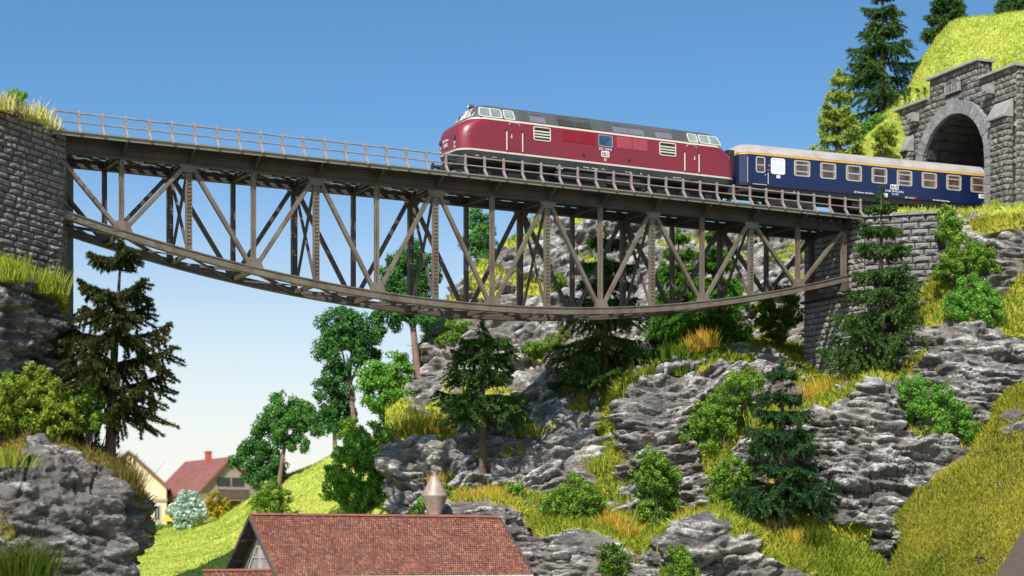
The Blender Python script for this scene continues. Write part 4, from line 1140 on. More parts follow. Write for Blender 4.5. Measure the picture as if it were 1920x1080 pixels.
def rrect(x0, z0, x1, z1, r, n=4):
    out = []
    for cx, cz, a in ((x1 - r, z1 - r, 0), (x0 + r, z1 - r, 90), (x0 + r, z0 + r, 180), (x1 - r, z0 + r, 270)):
        for i in range(n + 1):
            t = R(a + 90 * i / n); out.append((cx + r * math.cos(t), cz + r * math.sin(t)))
    return out
def on_side(pts, off, sgn=-1):
    return [Vector((x, sgn * (side_w(z) + off), z)) for x, z in pts]
def panel(name, pts, off, material, parent, thick=0.03, sgn=-1):
    p = on_side(pts, off, sgn); q = on_side(pts, off - thick, sgn); n = len(p)
    return MB().add(p + q, [tuple(range(n)), tuple(range(2 * n - 1, n - 1, -1))] + [(i, (i + 1) % n, n + (i + 1) % n, n + i) for i in range(n)]).build(name, material, parent)
def frame(name, outer, inner, off, material, parent, thick=0.05, sgn=-1):
    n = len(outer)
    a = on_side(outer, off, sgn); b = on_side(inner, off, sgn); c = on_side(outer, off - thick, sgn); d = on_side(inner, off - thick, sgn)
    fs = []
    for i in range(n):
        j = (i + 1) % n
        fs += [(i, j, n + j, n + i), (i, 2 * n + i, 2 * n + j, j), (n + i, n + j, 3 * n + j, 3 * n + i)]
    return MB().add(a + b + c + d, fs).build(name, material, parent)
def tilt_q(x0, x1, z0, z1, sk0=0.0, sk1=0.0, r=0.07):
    pts = rrect(x0, z0, x1, z1, r)
    return [(x + (sk0 + (sk1 - sk0) * (x - x0) / (x1 - x0)) * ((z - z0) / (z1 - z0)), z) for x, z in pts]

for sgn in (-1, 1):
    # cab side windows
    for xa, xb, s0, s1, div in ((1.10, 2.52, 0.14, 0.0, 0.52), (2.62, 3.28, 0.0, -0.02, None), (LL - 3.28, LL - 2.62, 0.02, 0.0, None), (LL - 2.52, LL - 1.10, 0.0, -0.14, 0.48)):
        o = tilt_q(xa, xb, 3.385, 3.93, s0, s1, 0.10); i = tilt_q(xa + .05, xb - .05, 3.43, 3.89, s0, s1, 0.07)
        f = frame('cab_window', o, i, 0.022, M['cream'], loco, sgn=sgn)
        panel('pane', i, 0.006, M['glass'], f, 0.02, sgn)
        if div:
            xm = xa + (xb - xa) * div
            panel('mullion', [(xm - .03, 3.43), (xm + .03, 3.43), (xm + .03 + .02, 3.89), (xm - .03 + .02, 3.89)], 0.02, M['cream'], f, 0.02, sgn)
    # louvred windows
    for xa, xb in ((4.32, 5.36), (12.18, 13.26)):
        o = rrect(xa, 2.44, xb, 3.18, 0.10); i = rrect(xa + .05, 2.49, xb - .05, 3.13, 0.06)
        f = frame('louvre_window', o, i, 0.03, M['cream'], loco, sgn=sgn)
        panel('recess', i, 0.005, M['black'], f, 0.02, sgn)
        for q in range(3):
            z = 2.635 + 0.15 * q
            panel('slat', [(xa + .06, z - .035), (xb - .06, z - .035), (xb - .06, z + .035), (xa + .06, z + .035)], 0.026, M['cream'], f, 0.02, sgn)
    # side grilles: pairs of ribbed panels
    for xa, xb, material, base in ((6.08, 8.06, M['red2'], M['red2']), (9.46, 11.42, M['red3'], M['red3'])):
        for p, q in ((xa, (xa + xb) / 2 - .03), ((xa + xb) / 2 + .03, xb)):
            gpart = panel('grille', rrect(p, 2.55, q, 3.19, 0.02, 1), 0.008, base, loco, 0.03, sgn)
            m = MB(); nn = 13
            for t in range(nn):
                xx = p + .04 + (q - p - .08) * t / (nn - 1)
                c = on_side([(xx - .014, 2.58), (xx + .014, 2.58), (xx + .014, 3.16), (xx - .014, 3.16)], 0.03, sgn)
                m.prism(c, (0, -sgn * -0.0 + (0.02 if sgn < 0 else -0.02), 0))
            m.build('rib', material, gpart)
    # engine room window
    o = rrect(8.30, 2.53, 9.20, 3.17, .08); i = rrect(8.35, 2.59, 9.15, 3.12, .05)
    f = frame('engine_window', o, i, 0.02, mat('win_grey', (0.22, 0.22, 0.25), .4), loco, sgn=sgn)
    panel('pane', i, 0.006, M['glassb'], f, 0.02, sgn)
    # roof panels
    for xa, xb, material, nsp in ((4.15, 5.15, M['lgrey2'], 1), (5.85, 7.95, mat('roof_mesh', (0.028, 0.024, 0.03), .6), 2), (9.25, 11.30, M['lgrey2'], 2), (11.98, 13.10, M['lgrey2'], 1)):
        for t in range(nsp):
            a = xa + (xb - xa) * t / nsp + .025; b = xa + (xb - xa) * (t + 1) / nsp - .025
            rp_ = panel('roof_panel', [(a, 3.40), (b, 3.40), (b, 3.98), (a, 3.98)], 0.012, material, loco, 0.03, sgn)
            if nsp == 2 and xa < 7:
                m = MB()
                for t2 in range(12):
                    xx = a + .04 + (b - a - .08) * t2 / 11
                    c = on_side([(xx - .012, 3.43), (xx + .012, 3.43), (xx + .012, 3.95), (xx - .012, 3.95)], 0.035, sgn)
                    m.prism(c, (0, 0.02 if sgn < 0 else -0.02, 0))
                m.build('rib', M['lgrey'], rp_)
    # doors with handrails in dark recesses
    for xa, xb in ((2.88, 3.48), (13.98, 14.58)):
        d = panel('door', rrect(xa, 1.70, xb, 3.16, .06), 0.012, M['red'], loco, 0.03, sgn)
        MB().tube(on_side([(xa - .03, 3.08), (xa + .02, 3.17), (xa + .10, 3.21), (xb - .10, 3.21), (xb - .02, 3.17), (xb + .03, 3.08)], 0.03, sgn), 0.014, 5).build('drip_rail', M['cream'], d)
        hx = xa + .12 if xa < 8 else xb - .12
        MB().prism(on_side([(hx - .03, 2.38), (hx + .03, 2.38), (hx + .03, 2.52), (hx - .03, 2.52)], 0.02, sgn), (0, sgn * 0.03, 0)).tube(on_side([(hx, 2.5), (hx, 2.6)], .05, sgn), .018, 6).build('handle', M['cream'], d)
        for hxx in (xa - .17, xb + .17):
            hr = MB().tube(on_side([(hxx, 1.72), (hxx, 2.72)], 0.05, sgn), 0.032, 8).build('handrail', M['cream'], loco)
            MB().prism(on_side([(hxx - .06, 2.72), (hxx + .06, 2.72), (hxx + .06, 2.84), (hxx - .06, 2.84)], 0.004, sgn), (0, sgn * 0.008, 0)).build('recess', M['black'], hr)
    # small hatches and step recesses
    for xa, za in ((7.30, 1.86), (10.15, 1.86)):
        panel('step_recess', [(xa, za), (xa + .16, za), (xa + .16, za + .16), (xa, za + .16)], 0.004, M['black'], loco, .02, sgn)
    for xa in (3.1, 14.2):
        panel('step_recess', [(xa, 1.16), (xa + .35, 1.16), (xa + .35, 1.34), (xa, 1.34)], 0.01, M['black'], loco, .02, sgn)
    frame('hatch', rrect(6.05, 1.72, 6.75, 2.25, .02, 1), rrect(6.07, 1.74, 6.73, 2.23, .02, 1), 0.006, M['red2'], loco, .02, sgn)
    # lettering, emblem
    rt = (1, 0, 0) if sgn < 0 else (-1, 0, 0)
    yy = sgn * 1.547
    text('221 134-5', 0.20, loco, (8.72, yy, 2.40), rt, PZ, M['white'])
    fr = frame('emblem', rrect(8.48, 1.98, 8.98, 2.30, .06), rrect(8.525, 2.025, 8.935, 2.255, .04), 0.010, M['white'], loco, .02, sgn)
    text('DB', 0.27, fr, (8.73, yy, 2.14), rt, PZ, M['white'])
    ds = [(8.73 + .085 * math.cos(R(30 * q)), 1.83 + .085 * math.sin(R(30 * q))) for q in range(12)]
    panel('builder_plate', ds, 0.010, M['cream'], loco, .02, sgn)
    text('DB', .08, loco, (8.73, sgn * 1.555, 1.83), rt, PZ, M['red'])
    for xx, bb, sz in ((7.55, '110 km/h', .10), (8.1, 'AW München', .08), (8.62, 'P 78 t', .09), (10.2, 'Unt. 12.5.77', .08), (1.0, '| 221', .10), (2.0, '221 134-5', .07), (13.35, 'Bremse KE-GPR', .08), (11.0, '▲', .09)):
        text(bb, sz, loco, (xx, sgn * 1.512, 1.30), rt, PZ, M['white'], extr=.004)
    panel('sign_plate', [(5.75, 1.09), (6.15, 1.09), (6.15, 1.2), (5.75, 1.2)], 0.012, M['white'], loco, .02, sgn)

# ends: windscreen, lamps, chevron, buffers, hoses
for end in (0, 1):
    X = (lambda x: x) if end == 0 else (lambda x: LL - x)
    sg = 1 if end == 0 else -1
    # windscreen panes in two halves on the raked front
    for a, b in ((-1.02, -0.07), (0.07, 1.02)):
        def fp(y, z, o):
            t = (z - 3.345) / (4.04 - 3.345)
            hw = 1.49 + (1.08 - 1.49) * t
            e = 0.12 * (1 - (y / hw) ** 2)
            sb = 0.92 + 0.46 * t
            edge = max(0, abs(y) - (hw - .6)) ** 2 * 0.9
            return Vector((X(sb - e + edge - o), y, z))
        pts = [(a, 3.45), ((a + b) / 2, 3.45), (b, 3.45), (b * .9, 3.93), ((a + b) / 2 * .9, 3.93), (a * .9, 3.93)]
        po_ = [fp(y, z, .02) for y, z in pts]
        w_ = MB().add(po_ + [fp(y, z, -.02) for y, z in pts], [(0, 1, 4, 5), (1, 2, 3, 4), (11, 10, 7, 6), (10, 9, 8, 7)] + [(i, (i + 1) % 6, 6 + (i + 1) % 6, 6 + i) for i in range(6)]).build('windscreen', M['glassw'], loco)
        MB().tube([fp(y, z, .03) for y, z in pts] + [fp(*pts[0], .03)], 0.032, 6).build('seal', M['cream'], w_)
        MB().tube([fp((a + b) / 2, 3.40, .05), fp((a + b) / 2 + .2, 3.82, .05)], 0.012, 5).build('wiper', M['black'], w_)
    # lamps
    for y in (-0.86, 0.86):
        for z, rr in ((2.28, .13), (1.98, .085), (1.76, .085)):
            e = 0.12 * (1 - (y / 1.53) ** 2)
            xx = X(0.075 - e + 0.02 + max(0, abs(y) - .87) ** 2 * .6)
            ringp = MB().tube([(xx + .03 * sg, y, z), (xx - .05 * sg, y, z)], rr, 14).build('headlamp', M['cream'] if z < 2.2 else M['ldark'], loco)
            MB().tube([(xx - .051 * sg, y, z), (xx - .060 * sg, y, z)], rr * .62, 12).build('lens', M['black'] if z < 2.2 else M['lgrey'], ringp)
    l3 = MB().tube([(X(1.50), 0, 4.2), (X(1.22), 0, 4.2)], .12, 12).build('headlamp', M['lgrey'], loco)
    MB().tube([(X(1.219), 0, 4.2), (X(1.205), 0, 4.2)], .09, 12).build('lens', M['lamp'], l3)
    MB().tube([(X(1.9), .55, 4.12), (X(1.5), .5, 4.22)], .05, 8).build('horn', M['lgrey'], loco)
    # chevron on the nose and handrails
    MB().tube([(X(.40), -.60, 2.88), (X(.02), -.03, 2.42), (X(.40 - .38 * .0), .60, 2.88)], .035, 6).build('chevron', M['cream'], loco)
    for y in (-1.22, 1.22):
        MB().tube([(X(.42), y, 1.75), (X(.36), y, 2.15)], .022, 6).build('handrail', M['cream'], loco)
    text('221 134-5', .17, loco, (X(-.115), 0, 2.22), (0, -sg, 0), PZ, M['white'])
    f_ = MB().tube([(X(-.11), -.2, 1.9), (X(-.11), .2, 1.9), (X(-.11), .2, 2.08), (X(-.11), -.2, 2.08), (X(-.11), -.2, 1.9)], .014, 5).build('emblem', M['white'], loco)
    text('DB', .17, f_, (X(-.115), 0, 1.99), (0, -sg, 0), PZ, M['white'])
    for y in (-.875, .875):
        b_ = MB().tube([(X(.5), y, 1.02), (X(-.25), y, 1.02)], .11, 10).tube([(X(-.25), y, 1.02), (X(-.42), y, 1.02)], .075, 10).build('buffer', M['ldark'], loco)
        MB().tube([(X(-.42), y, 1.02), (X(-.47), y, 1.02)], [.21, .20], 14).build('buffer_head', M['black'], b_)
    MB().box((min(X(.05), X(.5)), -1.3, .82), (max(X(.05), X(.5)), 1.3, 1.16)).build('buffer_beam', M['ldark'], loco)
    MB().tube([(X(.1), 0, .95), (X(-.3), 0, .95), (X(-.38), 0, .6)], .05, 6).build('coupling', M['black'], loco)
    for y in (-.45, .45, -.6):
        MB().tube([(X(.1), y, .9), (X(-.12), y, .8), (X(-.15), y, .45)], .03, 6).build('hose', M['black'], loco)
    MB().prism([(X(.25), -1.2, .55), (X(.10), 0, .55), (X(.25), 1.2, .55), (X(.25), 1.2, .30), (X(.10), 0, .30), (X(.25), -1.2, .30)], (.06 * sg, 0, 0)).build('rail_guard', M['ldark'], loco)
# bogies and underframe
def bogie(parent, cx, half, wheels, wr, cy=0.0):
    m = MB().box((cx - half, cy - 1.08, .42), (cx + half, cy - 0.98, .82)).box((cx - half, cy + .98, .42), (cx + half, cy + 1.08, .82)).box((cx - .5, cy - .97, .5), (cx + .5, cy + .97, .9))
    for dx in wheels:
        m.box((cx + dx - .22, cy - 1.2, .32), (cx + dx + .22, cy - 1.081, .62)).box((cx + dx - .22, cy + 1.081, .32), (cx + dx + .22, cy + 1.2, .62))
    m.box((cx - .35, cy - 1.18, .35), (cx + .35, cy - 1.085, .72))
    b_ = m.build('bogie', M['black'], parent)
    for dx in wheels:
        w_ = MB()
        for y in (-.75, .75):
            w_.tube([(cx + dx, cy + y - .06, wr), (cx + dx, cy + y + .06, wr)], wr, 20)
        w_.tube([(cx + dx, cy - .7, wr), (cx + dx, cy + .7, wr)], .09, 8)
        w_.build('wheelset', M['black'], b_)
for cx in (3.35, LL - 3.35): bogie(loco, cx, 2.1, (-1.6, 1.6), .475)
MB().box((6.0, -1.3, .40), (11.4, 1.3, 1.06)).box((5.7, -1.42, .62), (8.1, -1.301, 1.0)).box((8.9, -1.42, .55), (11.0, -1.301, 1.0)).build('fuel_tank', M['black'], loco)

# ------------------------------------------------------------------ first-class coach
co_o = CP + CN * 1.41 + Vector((0, 0, ZR))
coach = thing('passenger_coach', 'dark blue passenger coach with yellow band entering the tunnel behind the locomotive', 'railway coach', co_o, R(CY))
CL = 26.3; CHW = 1.41
def cz(py, d): return (HY - py) / F * (CP.y + CH.y * d) - ZR
def cx_(px):
    t = (px - 960) / F; return (CP.y * t - CP.x) / (CH.x - CH.y * t)
# plan outline with tapered ends (door vestibules)
def cring(z, hw, end=0.0):
    return [(0.0 + end, -hw + .28, z), (0.42 + end, -hw, z)] + [(CL * i / 10, -hw, z) for i in range(1, 10)] + [(CL - .42 - end, -hw, z), (CL - end, -hw + .28, z), (CL - end, hw - .28, z), (CL - .42 - end, hw, z)] + [(CL * i / 10, hw, z) for i in range(9, 0, -1)] + [(0.42 + end, hw, z), (0 + end, hw - .28, z)]
def cpart(name, levels, material, cap_top=False, cap_bot=False, smooth=False):
    vs = []
    for z, hw, e in levels:
        r_ = cring(z, hw, e); k = len(r_); vs += r_
    rows = len(levels)
    fs = [(i * k + j, i * k + (j + 1) % k, (i + 1) * k + (j + 1) % k, (i + 1) * k + j) for i in range(rows - 1) for j in range(k)]
    if cap_top: fs.append(tuple((rows - 1) * k + j for j in range(k)))
    if cap_bot: fs.append(tuple(range(k - 1, -1, -1)))
    return MB().add(vs, fs).build(name, material, coach, smooth=smooth)
ZB0, ZY0, ZY1 = 1.38, 3.13, 3.23
cpart('body', [(ZB0, CHW - .03, 0), (1.55, CHW, 0), (ZY0, CHW, 0)], M['blue'], cap_bot=True)
cpart('yellow_band', [(ZY0, CHW + .004, 0), (ZY1, CHW - .004, 0)], M['yellow'])
cpart('roof', [(ZY1, CHW + .01, -.02), (3.35, CHW - .05, .0), (3.55, CHW - .22, .04), (3.75, CHW - .5, .22), (3.88, CHW - .82, .55), (3.93, .3, 1.0)], M['croof'], cap_top=True, smooth=True)
cpart('sole_bar', [(1.05, CHW - .12, .1), (ZB0 - .004, CHW - .06, .1)], M['black'], cap_bot=True)
def cpan(name, pts, off, material, parent, thick=.03, sgn=-1):
    p = [Vector((x, sgn * (CHW + off), z)) for x, z in pts]
    return MB().prism(p, (0, -sgn * thick, 0)).build(name, material, parent)
def cframe(name, o, i, off, material, parent, thick=.05, sgn=-1):
    n = len(o)
    a = [Vector((x, sgn * (CHW + off), z)) for x, z in o]; b = [Vector((x, sgn * (CHW + off), z)) for x, z in i]
    c = [v + Vector((0, -sgn * thick, 0)) for v in a]; d = [v + Vector((0, -sgn * thick, 0)) for v in b]
    fs = []
    for q in range(n):
        j = (q + 1) % n
        fs += [(q, j, n + j, n + q), (q, 2 * n + q, 2 * n + j, j), (n + q, n + j, 3 * n + j, 3 * n + q)]
    return MB().add(a + b + c + d, fs).build(name, material, parent)
zw0, zw1 = 2.12, 3.03
wins = [('door_window', cx_(1417), cx_(1434.5), [.52], 'cglass'), ('lavatory_window', cx_(1445.5), cx_(1471.6), [], 'frost')]
x_first = cx_(1488.6)
bars = [[.28, .70], [.52], [.52], [.52], [.28, .70], [.50], [.28, .72], [.5], [.5], [.5]]
for q in range(10): wins.append(('compartment_window', x_first + 1.745 * q, x_first + 1.745 * q + 1.07, bars[q], 'cglass'))
wins.append(('lavatory_window', CL - 2.9, CL - 2.0, [], 'frost')); wins.append(('door_window', CL - 1.6, CL - 1.0, [.52], 'cglass'))
for sgn in (-1, 1):
    for nm, xa, xb, br, gl in wins:
        o = rrect(xa, zw0, xb, zw1, .12); i = rrect(xa + .065, zw0 + .065, xb - .065, zw1 - .065, .07)
        f = cframe(nm, o, i, .022, M['cframe'] if gl != 'frost' else M['white'], coach, sgn=sgn)
        cpan('pane', i, .008, M[gl], f, .02, sgn)
        if nm == 'compartment_window':
            for ca, cb in ((xa + .07, xa + .07 + .13), (xb - .07 - .13, xb - .07)):
                cpan('curtain', [(ca, zw0 + .08), (cb, zw0 + .08), (cb - (.03 if ca < (xa + xb) / 2 else 0), zw1 - .08), (ca + (0 if ca < (xa + xb) / 2 else .03), zw1 - .08)], .011, M['curtain'], f, .004, sgn)
        for t in br:
            z = zw1 - (zw1 - zw0) * t
            cpan('glazing_bar', [(xa + .05, z - .03), (xb - .05, z - .03), (xb - .05, z + .03), (xa + .05, z + .03)], .020, M['cframe'], f, .015, sgn)
    rt = (1, 0, 0) if sgn < 0 else (-1, 0, 0); yy = sgn * (CHW + .006)
    xd0, xd1 = cx_(1411), cx_(1439)
    d = cframe('door', rrect(xd0, 1.42, xd1, 3.10, .03, 1), rrect(xd0 + .02, 1.44, xd1 - .02, 3.08, .03, 1), .006, mat('blue_seam', (0.006, 0.014, 0.075), .4), coach, .02, sgn)
    MB().tube([(xd1 + .02, sgn * (CHW + .05), 1.5), (xd1 + .02, sgn * (CHW + .05), 2.14)], .03, 6).build('handrail', M['cframe'], d)
    MB().tube([(.40, sgn * (CHW + .02), 1.5), (.40, sgn * (CHW + .02), 2.95)], .022, 6).build('handrail', M['cframe'], coach)
    MB().box((xd0, min(yy, yy + sgn * .03), 1.43), (xd1 - .06, max(yy, yy + sgn * .03), 1.47)).build('door_step', M['cframe'], d)
    MB().tube([(xd1 - .2, sgn * (CHW + .04), 1.98), (xd1 - .12, sgn * (CHW + .04), 2.04)], .025, 6).build('handle', M['cframe'], d)
    cpan('class_sign', [(xd1 - .02, 2.26), (xd1 + .26, 2.26), (xd1 + .26, 2.34), (xd1 - .02, 2.34)], .008, M['signred'], coach, .02, sgn)
    text('1', .16, coach, (xd1 + .10, yy, 2.56), rt, PZ, M['white'])
    xs = cx_(1456)
    cs = cpan('notice_plate', [(xs, 1.90), (xs + .24, 1.90), (xs + .24, 2.06), (xs, 2.06)], .008, M['white'], coach, .02, sgn)
    xe = cx_(1677)
    fr = cframe('emblem', rrect(xe - .28, 1.86, xe + .28, 2.14, .07), rrect(xe - .235, 1.905, xe + .235, 2.095, .05), .008, M['white'], coach, .02, sgn)
    text('DB', .24, fr, (xe, yy, 2.0), rt, PZ, M['white'])
    text('51 80 10-40 254-5', .17, coach, (xe, yy, 1.74), rt, PZ, M['white'])
    text('Am 203', .14, coach, (xe + .05, yy, 1.58), rt, PZ, M['white'])
    cpan('notice_plate', [(cx_(1658), 1.36), (cx_(1658) + .22, 1.36), (cx_(1658) + .22, 1.58), (cx_(1658), 1.58)], .008, M['white'], coach, .02, sgn)
    text('BD München  LüP 26,4 m', .13, coach, (cx_(1620), yy, 1.50), rt, PZ, M['white'])
    text('REV 14.3.78', .12, coach, (cx_(1705), yy, 1.44), rt, PZ, M['white']); 
    cpan('brake_label', [(cx_(1713), 1.42), (cx_(1713) + .2, 1.42), (cx_(1713) + .2, 1.52), (cx_(1713), 1.52)], .008, M['signred'], coach, .02, sgn)
    text('RIC 140  Frankfurt Bww', .12, coach, (cx_(1765), yy, 1.44), rt, PZ, M['white'])
    xp = cx_(1835)
    pl_ = cpan('destination_plate', [(xp, 1.80), (xp + .62, 1.80), (xp + .62, 2.04), (xp, 2.04)], .010, M['white'], coach, .02, sgn)
    text('WIEN', .17, pl_, (xp + .31, sgn * (CHW + .016), 1.92), rt, PZ, M['blue'])
    text('⊥', .2, coach, (cx_(1490), sgn * (CHW - .08), 1.22), rt, PZ, M['white'])
# gangway bellows, end door, buffers
MB().box((-.42, -.62, 1.25), (.0, .62, 3.45)).build('gangway_bellows', M['black'], coach)
for y in (-.95, .95):
    MB().tube([(-.02, y, 1.2), (-.02, y, 3.2)], .02, 6).build('handrail', M['black'], coach)
for y in (-.875, .875):
    MB().tube([(.1, y, 1.05), (-.35, y, 1.05)], .09, 10).tube([(-.35, y, 1.05), (-.4, y, 1.05)], .2, 12).build('buffer', M['black'], coach)
for cx in (3.4, 22.9): bogie(coach, cx, 1.6, (-1.25, 1.25), .46)
MB().box((7.5, -1.15, .55), (9.6, 1.15, 1.04)).box((11.2, -1.2, .6), (13.4, 1.2, 1.04)).box((15, -1.1, .62), (16, 1.1, 1.04)).build('underframe_box', M['black'], coach)
# ------------------------------------------------------------------ sawmill in front: tiled roof, gable, annex
HA = 30.0
hd = Vector((math.cos(R(HA)), math.sin(R(HA)), 0)); hn = Vector((-hd.y, hd.x, 0))
H0 = at(520, 1035, 82.0)                    # near left corner of the eaves, camera height
EZ = CZ - 1.04; HB = 3.25; RISE = 2.76; HL = 13.4
saw = thing('sawmill', 'large sawmill with long steep red tiled roof and dark timber gable in the foreground', 'building', (H0.x, H0.y, EZ), R(HA))
def tile_field(parent, x0, x1, eave, ridge, nrow, tw, seed, sgn=1):
    """overlapping clay tiles from the eave line up to the ridge line (points (y,z)); one tile = a thin tilted slab with rounded foot"""
    r = np.random.default_rng(seed)
    (y0, z0), (y1, z1) = eave, ridge
    L_ = math.hypot(y1 - y0, z1 - z0); uy, uz = (y1 - y0) / L_, (z1 - z0) / L_; ny, nz = -uz * sgn, uy * sgn
    if nz < 0: ny, nz = -ny, -nz
    rh = L_ / nrow; nc = int((x1 - x0) / tw)
    V, Fq, C = [], [], []
    base = np.array([(0.270, 0.098, 0.060), (0.235, 0.078, 0.050), (0.30, 0.135, 0.088), (0.185, 0.075, 0.056), (0.225, 0.105, 0.072)])
    for j in range(nrow):
        a = j * rh - 0.02; b = (j + 1) * rh + 0.05
        for i in range(nc + (j % 2)):
            xa = x0 + (i - 0.5 * (j % 2)) * tw; xb = xa + tw
            xa = max(xa, x0); xb = min(xb, x1)
            if xb - xa < 0.02: continue
            h0 = 0.050 + r.uniform(-.012, .016); h1 = 0.006; g_ = 0.010
            dz = r.uniform(-.012, .012)
            k = len(V)
            for x, t, h in ((xa + g_, a + .025, h0), ((xa + xb) / 2, a - .015 + dz, h0), (xb - g_, a + .025, h0), (xb - g_, b, h1), (xa + g_, b, h1), (xa + g_, a + .025, h0 - .03), ((xa + xb) / 2, a - .015 + dz, h0 - .03), (xb - g_, a + .025, h0 - .03)):
                V.append((x, y0 + uy * t + ny * h, z0 + uz * t + nz * h))
            for q in ((k, k + 1, k + 2), (k, k + 2, k + 3), (k, k + 3, k + 4), (k + 5, k + 6, k + 1), (k + 5, k + 1, k), (k + 6, k + 7, k + 2), (k + 6, k + 2, k + 1), (k + 7, k + 3, k + 2), (k + 5, k, k + 4)): Fq.append(q)
            c = base[r.integers(0, 5)] * r.uniform(.75, 1.2)
            C += [c] * 8
    o = mesh_np('roof_tile', np.array(V), np.array(Fq), M['tile'], parent, cols=np.array(C))
    o['kind'] = 'stuff'
    return o
under = MB().prism([(-.02, 0, -.12), (-.02, HB, RISE - .12), (-.02, 2 * HB, -.12), (-.02, 2 * HB, -.02), (-.02, HB, RISE - .02), (-.02, 0, -.02)], (HL + .04, 0, 0)).build('roof_boards', M['wood_d'], saw)
tile_field(under, 0, HL, (-.06, -.05), (HB, RISE), 27, 0.122, 1)
tile_field(under, 0, HL, (2 * HB + .06, -.05), (HB, RISE), 27, 0.122, 2, -1)
m = MB()
for i in range(46):
    x = i * HL / 46
    m.prism([(x, HB + .13 * math.cos(a), RISE + .0 + .10 * math.sin(a) + .02) for a in (0, .8, 1.57, 2.34, 3.14)], (HL / 46 * .98, 0, .0))
rd = m.build('ridge_tile', mat('ridge_clay', (0.26, 0.09, 0.06), .75, .25, 4), saw)
# verge boards and eaves
for y_e, s_ in ((0, 1), (2 * HB, -1)):
    for x in (-.09, HL + .04):
        MB().prism([(x, y_e, -.20), (x, HB, RISE - .20), (x, HB, RISE + .02), (x, y_e, .02)], (.05, 0, 0)).build('barge_board', M['wood_d'], saw)
MB().box((0, -.08, -.16), (HL, -.01, -.06)).build('eaves_board', M['plasterw'], saw)
# walls and gable
GX = 0.62
MB().box((GX, .55, -6.5), (HL - .6, 2 * HB - .55, -.02 + .25)).build('wall', M['plank'], saw)
m = MB(); nb = 22
for i in range(nb):
    ya = .55 + (2 * HB - 1.1) * i / nb; yb = .55 + (2 * HB - 1.1) * (i + 1) / nb - .02
    ym = (ya + yb) / 2; zt = RISE * (1 - abs(ym - HB) / HB) - .14
    MB().box((GX - .05, ya, -.6), (GX - .002, yb, max(zt, -.4))).build('gable_board', M['plank'], saw)
for x in (.15, .62): pass
for z_, hw in ((1.62, 1.15), (.62, 2.3)):
    for s_ in (-1, 1):
        MB().beam((.0, HB + s_ * (HB * (1 - (z_ + .1) / RISE)) - s_ * .1, z_), (GX, HB + s_ * (HB * (1 - (z_ + .1) / RISE)) - s_ * .1, z_), .14, .16).build('purlin', M['wood_d'], saw)
# trapezoid barred window in two leaves
for s_ in (-1, 1):
    def W(y, z, o=0): return (GX - .10 - o, HB + s_ * y, z)
    fr = MB()
    outl = [(0.06, -1.2), (0.06, 1.30), (.38, 1.30), (1.62, 0.0), (1.62, -1.2)]
    for a, b in zip(outl, outl[1:] + outl[:1]):
        fr.beam(W(*a), W(*b), .10, .13, up=(1, 0, 0))
    f_ = fr.build('gable_window', M['wood_g'], saw)
    MB().prism([W(y, z, -.03) for y, z in outl], (.02, 0, 0)).build('pane', M['dpane'], f_)
    for q in range(1, 9):
        y = .06 + 1.56 * q / 9; zt = 1.30 if y < .38 else 1.30 * (1 - (y - .38) / 1.24)
        MB().beam(W(y, -1.2, .01), W(y, zt, .01), .03, .035, up=(1, 0, 0)).build('bar', M['wood_g'], f_)
    for z in (.22, .78):
        ye = 1.62 - 1.24 * z / 1.3
        MB().beam(W(.06, z, .02), W(ye, z, .02), .05, .05, up=(1, 0, 0)).build('bar', M['wood_g'], f_)
# annex: low tiled roof in front of the gable
ax = MB().prism([(-3.1, .2, -1.3), (-3.1, 1.35, -.05 + .0), (-3.1, 2.5, -1.3)], (3.6, 0, 0)).build('annex_roof', M['wood_d'], saw)
ax.location = (0, -.3, .18)
tile_field(ax, -3.15, .35, (.12, -1.42), (1.35, .0), 14, .122, 5)
MB().box((-3.0, .4, -6.5), (.6, 2.3, -1.0)).build('annex_wall', M['plank'], saw)
m = MB()
for i in range(13):
    x = -3.17 + i * 3.5 / 13
    m.prism([(x, 1.35 - .3 + .12 * math.cos(a), .19 + .09 * math.sin(a)) for a in (0, .8, 1.57, 2.34, 3.14)], (3.5 / 13 * .98, 0, 0))
m.build('ridge_tile', M['tile'] if False else rd.data.materials[0], saw)

# dust cyclone and its flat box behind the ridge
cyc = at(815, 963, 92.6)
dc = thing('dust_cyclone', 'rusty double-cone dust cyclone standing behind the sawmill ridge', 'dust cyclone', cyc)
sc = 92.6 / F
prof = [(0.0, 71), (7, 71), (8.5, 68), (23.5, 36), (24.5, 34.5), (24.5, 32.5), (12.5, 0), (12.5, -40)]
for nm, seg in (('upper_cone', prof[0:5]), ('band', prof[4:6]), ('lower_cone', prof[5:8])):
    vs = []; nseg = 32
    for r_, z in seg:
        for k in range(nseg): vs.append((r_ * sc * math.cos(2 * math.pi * k / nseg), r_ * sc * math.sin(2 * math.pi * k / nseg), z * sc))
    o = MB().add(vs, [(i * nseg + k, i * nseg + (k + 1) % nseg, (i + 1) * nseg + (k + 1) % nseg, (i + 1) * nseg + k) for i in range(len(seg) - 1) for k in range(nseg)]).build(nm, M['rust'], dc, smooth=True)
MB().tube([(0, 0, 70 * sc), (0, 0, 76 * sc)], 4 * sc, 10).build('outlet', M['rust'], dc)
bx = at(800, 968, 92.0)
fb = thing('flat_roof_box', 'low brown boarded box with flat roof beside the dust cyclone', 'roof box', bx)
MB().box((0, 0, -3), (2.05, 1.6, -.02)).build('wall', M['wood_d'], fb)
MB().box((-.45, -.1, -.02), (2.15, 1.7, .09)).build('lid', mat('lid_brown', (0.22, 0.12, 0.095), .7), fb)

